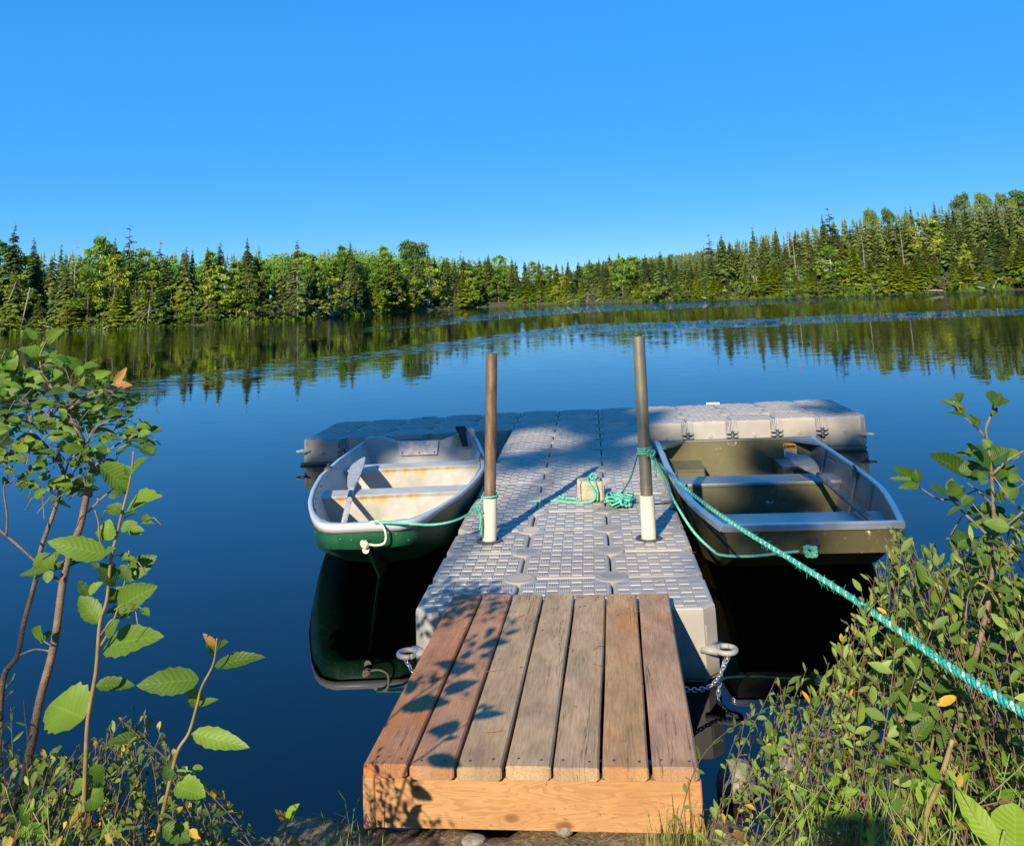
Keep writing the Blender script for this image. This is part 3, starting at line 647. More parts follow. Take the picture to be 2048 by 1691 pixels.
def transv(name, y, th, z0, z1, inset, mat, slope_=0.):
    mb = MB(); c = ocx(y); hw = lambda z: lerp(ocw(y), og(y), min(1, max(0, (z-ocz(y))/(oz(y)-ocz(y)))))-inset
    mb.rings([[(c-hw(z0), y+d, z0), (c+hw(z0), y+d, z0), (c+hw(z1), y+d+slope_, z1), (c-hw(z1), y+d+slope_, z1)] for d in (0, th)]); return mb.build(name, mat, ob)
transv('transom', 4.05, .05, -.03, .435, .013, OLIVEI)
mb = MB(); c = ocx(.93); mb.rings([[(c-ocw(.93)-.012, .922, .315), (c+ocw(.93)+.012, .922, .315), (c+.50, .912, .462), (c-.50, .912, .462)], [(c-ocw(.93)-.012, .929, .315), (c+ocw(.93)+.012, .929, .315), (c+.50, .925, .462), (c-.50, .925, .462)]]); mb.build('bow_plate', OLIVE, ob)
# rails
def rail(name, pts, mat):
    mb = MB(); rs = []
    for p_ in pts:
        x, y, z, nx, ny = p_; rs.append([(x+nx*a, y+ny*a, z+b) for a, b in ((.014, -.030), (.016, .004), (.008, .010), (-.022, .008), (-.026, -.004), (-.018, -.012), (.006, -.030))])
    mb.rings(rs); return mb.build(name, mat, ob)
for sd in (-1, 1): rail('gunwale_rail', [(ocx(y)+sd*og(y), y, oz(y), sd, 0) for y in OY], ALU)
rail('bow_rail', [(ocx(.93)+t*.515, .915, .478, 0, -1.) for t in (-1, -.5, 0, .5, 1)], ALU)
rail('stern_rail', [(ocx(4.1)+t*.71, 4.11, .44, 0, 1.2) for t in (-1, -.5, 0, .5, 1)], OLIVEI)
for sd in (-1, 1):
    mb = MB(); c = ocx(4.05)+sd*.70; mb.rings([[(c, 4.10, z), (c-sd*.26, 4.10, z), (c-sd*.04, 3.80, z), (c, 3.80, z)][::sd] for z in (.425, .446)]); mb.build('corner_plate', ALUP if sd > 0 else OLIVEI, ob)
def obench(y0, y1, zt, zb, top, face):
    f = MB(); t = MB(); hw = lambda y, z: lerp(ocw(y), og(y), min(1, max(0, (z-ocz(y))/(oz(y)-ocz(y)))))-.016
    for y, d in ((y0+.012, .012), (y1-.024, .012)):
        f.rings([[(ocx(y)-hw(y, zb), y+e, zb), (ocx(y)+hw(y, zb), y+e, zb), (ocx(y)+hw(y, zt-.012), y+e, zt-.012), (ocx(y)-hw(y, zt-.012), y+e, zt-.012)] for e in (0, d)])
    f.build('bench_face', face, ob)
    t.rings([[(ocx(y0)-hw(y0, zt), y0+dy, zt-.010+dz), (ocx(y0)+hw(y0, zt), y0+dy, zt-.010+dz), (ocx(y1)+hw(y1, zt), y1-dy, zt-.010+dz), (ocx(y1)-hw(y1, zt), y1-dy, zt-.010+dz)] for dz, dy in ((-.02, 0), (-.004, -.0), (.004, .004), (.006, .012))])
    t.build('bench_top', top, ob)
obench(1.50, 1.78, .345, .12, ALUP, OLIVEI); obench(2.98, 3.28, .295, .02, ALUP, OLIVEI)
for sd in (-1, 1):
    mb = MB(); c = ocx(3.8); mb.box((c+sd*.50, 3.83, .27), (.34, .43, .02)); mb.build('stern_seat', ALUP if sd > 0 else OLIVEI, ob)
    mb = MB(); mb.box((c+sd*.335, 3.83, .14), (.012, .42, .24)); mb.box((c+sd*.47, 3.63, .14), (.26, .012, .24)); mb.build('seat_side', OLIVEI, ob)
for y in (2.15, 2.6, 3.55):
    for sd in (-1, 1):
        mb = MB(); a = ob_sec(y, .012, True); q = a[:5] if sd < 0 else [(2*ocx(y)-p_[0], p_[1], p_[2]) for p_ in a[:5]]
        mb.tube([(p_[0]-sd*.010, p_[1], p_[2]) for p_ in q], .013, 4); mb.build('rib', GREYI, ob)
mb = MB()
for y in (1.98, 2.02, 3.4): mb.box((ocx(y), y, .028), (1.0, .03, .016))
mb.build('floor_brace', OLIVEI, ob)
for sd, y in ((1, 2.62), (-1, 2.62)):
    mb = MB(); mb.box((ocx(y)+sd*(og(y)-.03), y, .405), (.035, .10, .06)); mb.tube([(ocx(y)+sd*(og(y)-.03), y-.02, .43), (ocx(y)+sd*(og(y)-.045), y, .47), (ocx(y)+sd*(og(y)-.03), y+.02, .43)], .010, 6); mb.build('oarlock', DARKP, ob)
def sticker(cpos, ax, up, w, h, bands, n):
    ax, up, n = Vector(ax).normalized(), Vector(up).normalized(), Vector(n); lab = MB(); mats = []
    for (a0, a1, b0, b1, mt, d) in bands:
        if mt not in mats: mats.append(mt)
        c = Vector(cpos)+n*(.0015+d*.001); P_ = [c+ax*(w*a)+up*(h*b) for a, b in ((a0, b0), (a1, b0), (a1, b1), (a0, b1))]
        lab.rings([[q-n*.0008 for q in P_], P_], mats.index(mt), False)
    return lab.build('warning_label', mats, ob)
lines = [(-.44, .44-.2*(k % 2), .30-.12*k, .34-.12*k, BLACK, 2) for k in range(1)]+[(-.4, .40-.25*(k % 2), -.12-.1*k, -.08-.1*k, BLACK, 2) for k in range(4)]
sticker((.515, 4.048, .345), (1, 0, 0), (0, 0, 1), .115, .12, [(-.5, .5, -.5, .5, LABELW, 0), (-.5, .5, .02, .5, LABELO, 1), (-.30, .42, .20, .34, BLACK, 2), (-.45, -.34, .14, .40, BLACK, 2)]+lines[1:], (0, -1, 0))
yq = 3.35; sticker((ocx(yq)+og(yq)-.028, yq, .36), (0, -1, 0), (-.22, 0, 1), .17, .085, [(-.5, .5, -.5, .5, LABELW, 0), (-.5, .5, .28, .5, LABELR, 1), (-.42, .1, -.02, .12, LABELR, 1), (-.42, .40, -.24, -.14, BLACK, 1), (-.42, .25, -.40, -.32, BLACK, 1)], (-1, 0, -.2))
mb = MB(); mb.tube([(-.06, .905, .40), (-.06, .86, .385), (-.02, .86, .385), (-.02, .905, .40)], .008, 6); mb.build('bow_handle', DARKP, ob)
oar('oar', (1.90, 3.45, .405), (1.895, 1.30, .375), 'weathered wooden oar resting on the benches of the olive boat', OARW, .088, (1, 0, .12), .75)

# ------------------------------------------------------------ ropes
def cord(mb, pts, r, n=10, sides=6, mi=0): mb.tube(spline(pts, n), r, sides, mi)
def twisted(pts, r, pitch, name, mats, n=60):
    p = spline(pts, n); p = [Vector(q) for q in p]; mb = MB(); s = [0]
    for a, b in zip(p, p[1:]): s.append(s[-1]+(b-a).length)
    L = s[-1]; N = int(L/(pitch/9)); q = [Vector([np.interp(L*k/N, s, [u[i] for u in p]) for i in range(3)]) for k in range(N+1)]
    A = []; a = None
    for k in range(N+1):
        t = (q[min(k+1, N)]-q[max(k-1, 0)]).normalized()
        a = t.cross(Vector((.2, .1, 1))).normalized() if a is None else (a-t*a.dot(t)).normalized(); A.append((a.copy(), t.cross(a)))
    for st in range(3):
        mb.tube([q[k]+(A[k][0]*math.cos(st*2.094+k/9*2*math.pi)+A[k][1]*math.sin(st*2.094+k/9*2*math.pi))*r*.55 for k in range(N+1)], r*.56, 5, mi=min(st, len(mats)-1), cap=False)
    jr = random.Random(2)                                          # loose fibres
    for k in range(int(L*95)):
        i = jr.randrange(N); d = Vector((jr.uniform(-1, 1), jr.uniform(-1, 1), jr.uniform(-1, 1))).normalized(); t = (q[i+1]-q[i]).normalized()
        mb.tube([q[i]+d*r*.7, q[i]+d*r*1.5+t*.004, q[i]+d*r*(1.9+jr.random())+t*jr.uniform(.004, .016)], [.0007, .0006, .0003], 3, mi=0)
    return mb.build(name, mats, None, True)
def wrap(mb, c, r, turns, dz, rr, mi=0):
    mb.tube([(c[0]+(r+rr*.6)*math.cos(q*.5), c[1]+(r+rr*.6)*math.sin(q*.5), c[2]+dz*q/(12.6*turns)) for q in range(int(12.6*turns)+1)], rr, 6, mi)
px_line = [(1308, 918), (1370, 975), (1450, 1036), (1580, 1117), (1700, 1193), (1800, 1262), (1900, 1333), (2048, 1425), (2300, 1577)]
pts = []
for px, py in px_line:
    t = (px-1308)/(2048-1308); pts.append(atd(px, py, 1/lerp(1/5.85, 1/1.45, t)))
o = twisted([Vector((.505, 1.18, .868))]+pts, .0082, .058, 'mooring_rope', [TEAL, TEALF, TEAL])
tag(o, 'taut thick teal rope running from the grey pole over the water to the bank', 'rope')
zt = .86; pc = (.5065, 1.224)
rope2 = tag(empty('boat_rope', (pc[0], pc[1], zt)), 'thin green rope from the grey pole down to the bow of the olive boat', 'rope', 'thin green mooring ropes')
def place(mb, name, mat, root):
    mb.v = [tuple(np.array(q)-np.array(root.location)) for q in mb.v]; return mb.build(name, mat, root, True)
mb = MB(); cord(mb, [(pc[0]+.035, pc[1]-.02, zt-.01), aty(1330, 957, 1.18), aty(1348, 1000, 1.10), aty(1385, 1060, .99), aty(1425, 1100, .92), aty(1445, 1110, .895), aty(1500, 1112, .885), aty(1560, 1106, .885), aty(1598, 1102, .895)], .0085, 8)
place(mb, 'line', MINT, rope2)
mb = MB(); wrap(mb, (pc[0], pc[1], zt-.02), .0385, 3.2, .045, .0075); jr = random.Random(8)
for k in range(5):
    c = np.array((pc[0]+.03, pc[1]-.035, zt-.005)); cord(mb, [c+np.array([jr.uniform(-.03, .03) for _ in range(3)]) for q in range(5)], .0075, 5)
cord(mb, [(pc[0]+.04, pc[1]-.03, zt-.01), (pc[0]+.055, pc[1]-.035, zt-.07), (pc[0]+.058, pc[1]-.03, zt-.15)], .007, 6); place(mb, 'pole_hitch', MINT, rope2)
mb = MB(); c = aty(1620, 1101, .885)
for k in range(5): cord(mb, [c+np.array([.034*math.sin(q*1.9+k), -.012+.01*math.cos(q*2.3+k), .028*math.cos(q*1.7+k*1.3)]) for q in range(6)], .0085, 5)
place(mb, 'bow_knot', MINT, rope2)
rope1 = tag(empty('boat_rope', (-.46, 1.24, .61)), 'thin green rope from the rusty pole sagging to the bow of the green boat', 'rope', 'thin green mooring ropes')
mb = MB(); zz = .607; pcl = (-.486, 1.257)
cord(mb, [(pcl[0]-.045, 1.235, zz-.01), aty(942, 1024, 1.22), aty(905, 1042, 1.20), aty(860, 1049, 1.17), aty(810, 1046, 1.14), aty(748, 1044, 1.155)], .0082, 8)
place(mb, 'line', MINT, rope1)
mb = MB(); wrap(mb, (pcl[0], pcl[1], zz-.005), .0455, 1.2, .012, .0062)
for k in range(4): cord(mb, [np.array(aty(950+3*k, 1018, 1.215))+np.array([jr.uniform(-.025, .025), jr.uniform(-.015, .015), jr.uniform(-.025, .025)]) for q in range(5)], .0075, 5)
cord(mb, [aty(957, 1012, 1.215), aty(959, 1030, 1.20), aty(963, 1048, 1.20), aty(962, 1072, 1.20)], .0075, 6); cord(mb, [aty(955, 1016, 1.215), aty(962, 1036, 1.195), aty(959, 1060, 1.19)], .007, 6)
place(mb, 'pole_hitch', MINT, rope1)
cc = tag(empty('bow_cord', (-1.2, 1.1, .4)), 'cream cord looped over the bow of the green rowing boat', 'cord')
mb = MB(); cord(mb, [aty(740, 1044, 1.19), aty(757, 1043, 1.16), aty(768, 1056, 1.12), aty(772, 1072, 1.12), aty(768, 1086, 1.12), aty(752, 1090, 1.13), aty(733, 1087, 1.135)], .0075, 7)
for k in range(3): cord(mb, [np.array(aty(730, 1087, 1.13))+np.array([.02*math.sin(q*1.8+k), -.01+.008*math.cos(q+k), .02*math.cos(q*2.1+k)]) for q in range(5)], .008, 5)
place(mb, 'line', CREAM, cc)
# rope on the deck: around the block and a loose pile
rope3 = tag(empty('deck_rope', (.146, 2.3, DK)), 'faded green rope knotted round the concrete block and heaped on the deck', 'rope')
mb = MB(); zb = DK+.012; B0 = np.array((.146, 2.30, DK))
cord(mb, [B0+np.array(q) for q in ((.045, -.105, .02), (.05, -.108, .08), (.035, -.105, .142), (.03, -.02, .158), (.0, .06, .158), (-.015, -.03, .158), (-.01, -.10, .145), (.035, -.112, .07), (.01, -.112, .02), (-.06, -.12, .012), (-.13, -.10, .01), (-.25, -.04, .01), (-.36, -.02, .01), (-.46, -.03, .01))], .0082, 8)
cord(mb, [B0+np.array(q) for q in ((.04, -.03, .158), (.05, -.0, .175), (.02, .0, .19), (.0, -.02, .17), (.02, -.06, .16))], .008, 6)
for k in range(3): cord(mb, [B0+np.array((-.22+.02*math.sin(q*1.7+k*2), .04+.022*math.cos(q*2.1+k), .012+.012*(q % 2))) for q in range(5)], .008, 5)
cord(mb, [B0+np.array(q) for q in ((-.24, .06, .012), (-.16, .02, .012), (-.10, -.0, .012))], .008, 6); place(mb, 'block_loop', MINT, rope3)
mb = MB(); Q = np.array(atz(1237, 1006, zb)); jr = random.Random(21)
for k in range(9):
    cord(mb, [Q+np.array((jr.uniform(-.10, .11), jr.uniform(-.16, .13), jr.uniform(.0, .06))) for q in range(5)], .008, 6)
cord(mb, [Q+np.array(q) for q in ((-.10, .05, .0), (-.04, .12, .01), (.03, .14, .05), (.07, .02, .01), (.16, .06, .0))], .008, 6); place(mb, 'loose_heap', MINT, rope3)
mb = MB(); cord(mb, [Q+np.array((.03, .10, .05)), lerp(Q+np.array((.03, .1, .05)), np.array((pc[0]-.03, pc[1], zt)), .5)-np.array((0, 0, .03)), (pc[0]-.042, pc[1], zt-.005)], .0065, 8); place(mb, 'pole_line', MINT, rope3)
mb = MB(); cord(mb, [atz(1290, 1010, DK+.012), atz(1330, 1005, DK+.01), atz(1362, 1003, DK+.01), atz(1372, 1002, DK-.02)], .004, 6)
tag(mb.build('dark_cord', BLACK, None, True), 'thin dark cord crossing the dock deck behind the grey pole', 'cord')

# ------------------------------------------------------------ far forest
NEEDLE = foliage_mat('spruce_needles', (.060, .092, .018), (.205, .250, .060), .22, .6, .2)
NEEDLEG = foliage_mat('fir_needles', (.045, .088, .022), (.135, .205, .055), .22, .6, .2)
CEDARM = foliage_mat('cedar_sprays', (.150, .205, .012), (.29, .345, .025), .3, .6, .2)
LEAFM = foliage_mat('birch_leaves', (.075, .145, .012), (.195, .295, .032), .35, .55, .25)
LIMEM = foliage_mat('lime_leaves', (.150, .215, .018), (.26, .32, .030), .35, .55, .25)
PINEM = foliage_mat('pine_needles', (.050, .098, .030), (.125, .20, .060), .22, .6, .2)
def tri(mb, a, b, c, mi=0, tone=.5): mb.add([a, b, c], [(0, 1, 2)], mi, None, tone)
def rv(r): 
    while True:
        v = Vector((r.uniform(-1, 1), r.uniform(-1, 1), r.uniform(-1, 1)))
        if .05 < v.length < 1: return v.normalized()
def conifer(seed, H=8., W=1.5, lev=34, base=.08, droop=.45, sparse=0., power=.85, nb=9, dead=0., spray=.40):
    r = random.Random(seed); cr = MB(); tr = MB(); lean = Vector((r.uniform(-.02, .02), r.uniform(-.02, .02), 0))
    tr.tube([lean*z+Vector((0, 0, z)) for z in (-.4, H*.3, H*.6, H*.97)], [.017*H, .013*H, .007*H, .002*H], 6)
    for l in range(lev):
        t = (l+r.uniform(-.3, .3))/lev; t = min(max(t, 0), .995); z = H*(base+(1-base)*t); R_ = 1.28*W*(1-t)**power*r.uniform(.72, 1.15)+.05
        if t < .12: R_ *= .55+.45*t/.12
        for b in range(nb if t < .9 else 5):
            if r.random() < sparse: continue
            az = b*2*math.pi/nb+r.uniform(-.4, .4)+l*1.7; L = R_*r.uniform(.65, 1.12); d = Vector((math.cos(az), math.sin(az), 0)); s = Vector((-d.y, d.x, 0))
            z0 = z; z = z0+r.uniform(-.55, .55)*H/lev; up = .25*(t-.35); tn0 = min(1, max(0, r.gauss(.42, .22)))
            p = lambda q: lean*z+Vector((0, 0, z))+d*(L*q)+Vector((0, 0, L*(up*q-droop*q*q+.22*droop*q**4)))
            if r.random() < dead*(1-t)*1.6:
                tr.tube([p(0), p(.5), p(.9)], [.012, .008, .003], 3); z = z0; continue
            for k, q in enumerate((.30, .48, .66, .82, .97)):
                w = L*spray*(1.15-.7*q)+.05; c = p(q); c0 = p(max(0, q-.30)); tone = min(1, max(0, tn0+r.uniform(-.18, .18)))
                for sd in (-1, 1):
                    tri(cr, c0, c+s*(sd*w)+Vector((0, 0, r.uniform(-.10, .02)*L)), c+d*(w*.35), tone=tone)
                if k % 2 == 0: tri(cr, c0, c+Vector((0, 0, -w*.75))+s*r.uniform(-.5, .5)*w, c+d*w*.3, tone=tone*.8)
            z = z0
    tri(cr, (lean*H+Vector((.04, 0, H*.95))), lean*H+Vector((-.04, .02, H*.95)), lean*H+Vector((0, 0, H*1.03)))
    return cr, tr
def broadleaf(seed, H=7., W=2.2, clumps=52, per=60, base=.22, shape='round', lf=.25, trunk=.016):
    r = random.Random(seed); cr = MB(); tr = MB(); x = Vector((r.uniform(-.3, .3), r.uniform(-.3, .3), 0))
    top = Vector((0, 0, H*.8))+x; tr.tube([(0, 0, -.4), x*.3+Vector((0, 0, H*.3)), x*.7+Vector((0, 0, H*.6)), top], [trunk*H, trunk*.8*H, trunk*.45*H, .03], 6)
    for k in range(clumps):
        t = r.random()**.8; z = H*(base+(1-base)*t)
        if shape == 'round': R_ = W*math.sqrt(max(.02, 1-(2*t-.95)**2*.95))
        elif shape == 'tall': R_ = W*(1-t**2.2)**.6*(.55+.45*min(1, t/.2))
        else: R_ = W*(1-t)**.75
        az = r.uniform(0, 6.283); q = math.sqrt(r.uniform(.25, 1)); c = Vector((R_*q*math.cos(az), R_*q*math.sin(az), z))+x*t
        tr.tube([x*t*.6+Vector((0, 0, z-R_*.35)), c], [.012*H*(1.05-t)*.4+.01, .008], 3)
        cs = H*.075*r.uniform(.7, 1.35)*(1.15-.5*t); tn0 = min(1, max(0, r.gauss(.45, .25)))
        for i in range(per):
            v = rv(r)*cs*r.random()**.45; v.z *= .72; n = (rv(r)+Vector((0, -.3, .5))).normalized(); a = n.orthogonal().normalized(); a = Matrix.Rotation(r.uniform(0, 6.28), 3, n) @ a; b = n.cross(a)
            l = lf*r.uniform(.65, 1.35); o = c+v; tri(cr, o-a*l*.6, o+b*l*.55, o+a*l*.75+Vector((0, 0, -.02)), tone=min(1, max(0, tn0+r.uniform(-.2, .2))))
    return cr, tr
def snag(seed, H=7., br=26):
    r = random.Random(seed); cr = MB(); tr = MB(); p = [Vector((r.uniform(-.1, .1)*z, r.uniform(-.1, .1)*z*.5, z*H)) for z in (-.05, .25, .5, .75, 1)]
    tr.tube(p, [.014*H, .011*H, .008*H, .005*H, .002*H], 6)
    for k in range(br):
        t = r.uniform(.25, .98); c = Vector([np.interp(t, [-.05, .25, .5, .75, 1], [q[i] for q in p]) for i in range(3)]); az = r.uniform(0, 6.28); L = H*.17*(1.15-t)*r.uniform(.5, 1.4)
        d = Vector((math.cos(az), math.sin(az), r.uniform(-.35, .25))); tr.tube([c, c+d*L*.5, c+d*L+Vector((0, 0, L*r.uniform(-.2, .2)))], [.022, .014, .004], 3)
        for i in range(2):
            e = c+d*L*r.uniform(.3, .9); tr.tube([e, e+rv(r)*L*.35], [.008, .003], 3)
    return cr, tr
def layered_pine(seed, H=9., W=2.4):
    r = random.Random(seed); cr = MB(); tr = MB(); tr.tube([(0, 0, -.4), (.1, 0, H*.5), (.05, .1, H*.92)], [.02*H, .014*H, .005*H], 7)
    for k in range(34):
        t = r.uniform(.30, 1.); z = H*t; az = r.uniform(0, 6.28); L = W*(1-((t-.72)/.36)**2)**.5*r.uniform(.5, 1.1) if abs(t-.72) < .35 else W*.6
        d = Vector((math.cos(az), math.sin(az), .25)); e = Vector((.05, .05, z))+d*L; tr.tube([(.05, .05, z-.2), e], [.03, .012], 4); tn0 = min(1, max(0, r.gauss(.45, .22)))
        for i in range(120):
            v = rv(r)*r.random()**.4; v = Vector((v.x*H*.105, v.y*H*.105, v.z*H*.07)); n = rv(r); a = n.orthogonal().normalized(); b = n.cross(a); l = r.uniform(.18, .38)
            o = e-d*L*r.uniform(0, .35)+v; tri(cr, o-a*l*.5, o+a*l*.5, o+b*l*1.1+Vector((0, 0, .06)), tone=min(1, max(0, tn0+r.uniform(-.2, .2))))
    return cr, tr
PROT = {}
def prot(key, name, pair, H, mc, mt):
    o = empty(name); kids = []
    if pair[0].f: kids.append(pair[0].build('crown', mc, o))
    kids.append(pair[1].build('trunk', mt, o)); PROT.setdefault(key, []).append([o, kids, H, name, False])
prot('spruce', 'spruce_tree', conifer(1, 8, 1.45, 36), 8, NEEDLE, TRUNK); prot('spruce', 'spruce_tree', conifer(2, 8, 1.2, 34, .12, .5, .06), 8, NEEDLE, TRUNK)
prot('spruce', 'spruce_tree', conifer(3, 8, 1.7, 32, .05, .4, .04), 8, NEEDLEG, TRUNK); prot('spruce', 'spruce_tree', conifer(4, 8, 1.35, 34, .2, .5, .08, dead=.25), 8, NEEDLE, TRUNK)
prot('spire', 'spruce_tree', conifer(5, 8, .85, 34, .1, .55, .05, .75), 8, NEEDLE, TRUNK); prot('spire', 'spruce_tree', conifer(6, 8, 1.0, 30, .1, .5, .1, .9), 8, NEEDLEG, TRUNK)
prot('sparse', 'spruce_tree', conifer(7, 8, 1.25, 17, .2, .25, .22, .6, 6, .3, .34), 8, NEEDLE, TRUNK)
prot('deadbase', 'spruce_tree', conifer(8, 8, 1.3, 32, .06, .5, .05, .8, 7, .7), 8, NEEDLE, SNAG)
prot('cedar', 'cedar_tree', conifer(9, 6, 1.35, 34, .01, .25, .02, .9, 8, 0, .42), 6, CEDARM, TRUNK); prot('cedar', 'cedar_tree', conifer(10, 6, 1.7, 30, .01, .3, .04, .8, 8, 0, .42), 6, CEDARM, TRUNK)
prot('decid', 'broadleaf_tree', broadleaf(11, 7, 2.1), 7, LEAFM, TRUNK); prot('decid', 'broadleaf_tree', broadleaf(12, 7, 1.7, 46, 55, .2, 'tall'), 7, LEAFM, TRUNK)
prot('birch', 'birch_tree', broadleaf(13, 7, 1.7, 40, 50, .25, 'tall'), 7, LEAFM, BIRCHB); prot('lime', 'broadleaf_tree', broadleaf(14, 6, 2.0, 50, 52, .12), 6, LIMEM, BIRCHB)
prot('lime', 'broadleaf_tree', broadleaf(15, 6, 1.7, 44, 52, .1, 'tall'), 6, LIMEM, TRUNK); prot('pine', 'pine_tree', layered_pine(16), 9, PINEM, TRUNK)
prot('snag', 'dead_tree', snag(17), 7, SNAG, SNAG); prot('snag', 'dead_tree', snag(18, 7, 14), 7, SNAG, SNAG)
prot('bush', 'shore_shrub', broadleaf(19, 2, 1.3, 26, 45, .0, 'round', .12, .01), 2, LEAFM, TRUNK); prot('bush', 'shore_shrub', broadleaf(20, 2, 1.2, 24, 45, .0, 'round', .12, .01), 2, LIMEM, TRUNK)
CAT = {'bush': 'shrub'}; fr = random.Random(77)
def plant(kind, loc, H, label, group=None, wid=1., var=None, lean=0.):
    L = PROT[kind]; P_ = L[fr.randrange(len(L)) if var is None else var % len(L)]
    if P_[4]: o = copy_tree(P_[0], P_[1])
    else: o = P_[0]; P_[4] = True
    s = H/P_[2]; o.location = loc; o.scale = (s*wid, s*wid, s); o.rotation_euler = (lean, lean*.6, fr.uniform(0, 6.28)); tag(o, label, CAT.get(kind, 'tree'), group); return o
SIL = [(-200, 470), (0, 488), (60, 500), (150, 495), (230, 478), (300, 500), (400, 500), (470, 497), (600, 497), (700, 490), (830, 498), (900, 510), (1000, 518), (1060, 522), (1140, 527), (1200, 518), (1290, 508), (1380, 500), (1420, 484), (1500, 468), (1600, 455), (1680, 432), (1780, 424), (1870, 412), (1950, 394), (2048, 388), (2300, 370)]
sil = lambda px: float(np.interp(px, [a for a, b in SIL], [b for a, b in SIL]))
def tree_h(px, py, d):   # a tree d metres behind the shore whose tip shows at that photo point
    r0 = ray(px, py); h = math.hypot(r0[0], r0[1]); t = (shore_r(px)+d)/h; top = CAM+r0*t
    return np.array([top[0], top[1], far_z(px, d)]), top[2]-far_z(px, d)
def by_tip(kind, px, py, d, label, group=None, wid=1., var=None):
    loc, H = tree_h(px, py, d); return plant(kind, loc, max(1.2, H), label, group, wid*min(1.3, max(.75, (8/max(H, 2))**.35)), var)
LEFTG, RIGHTG = 'trees crowded along the left-hand far shore', 'trees on the right-hand far hillside'
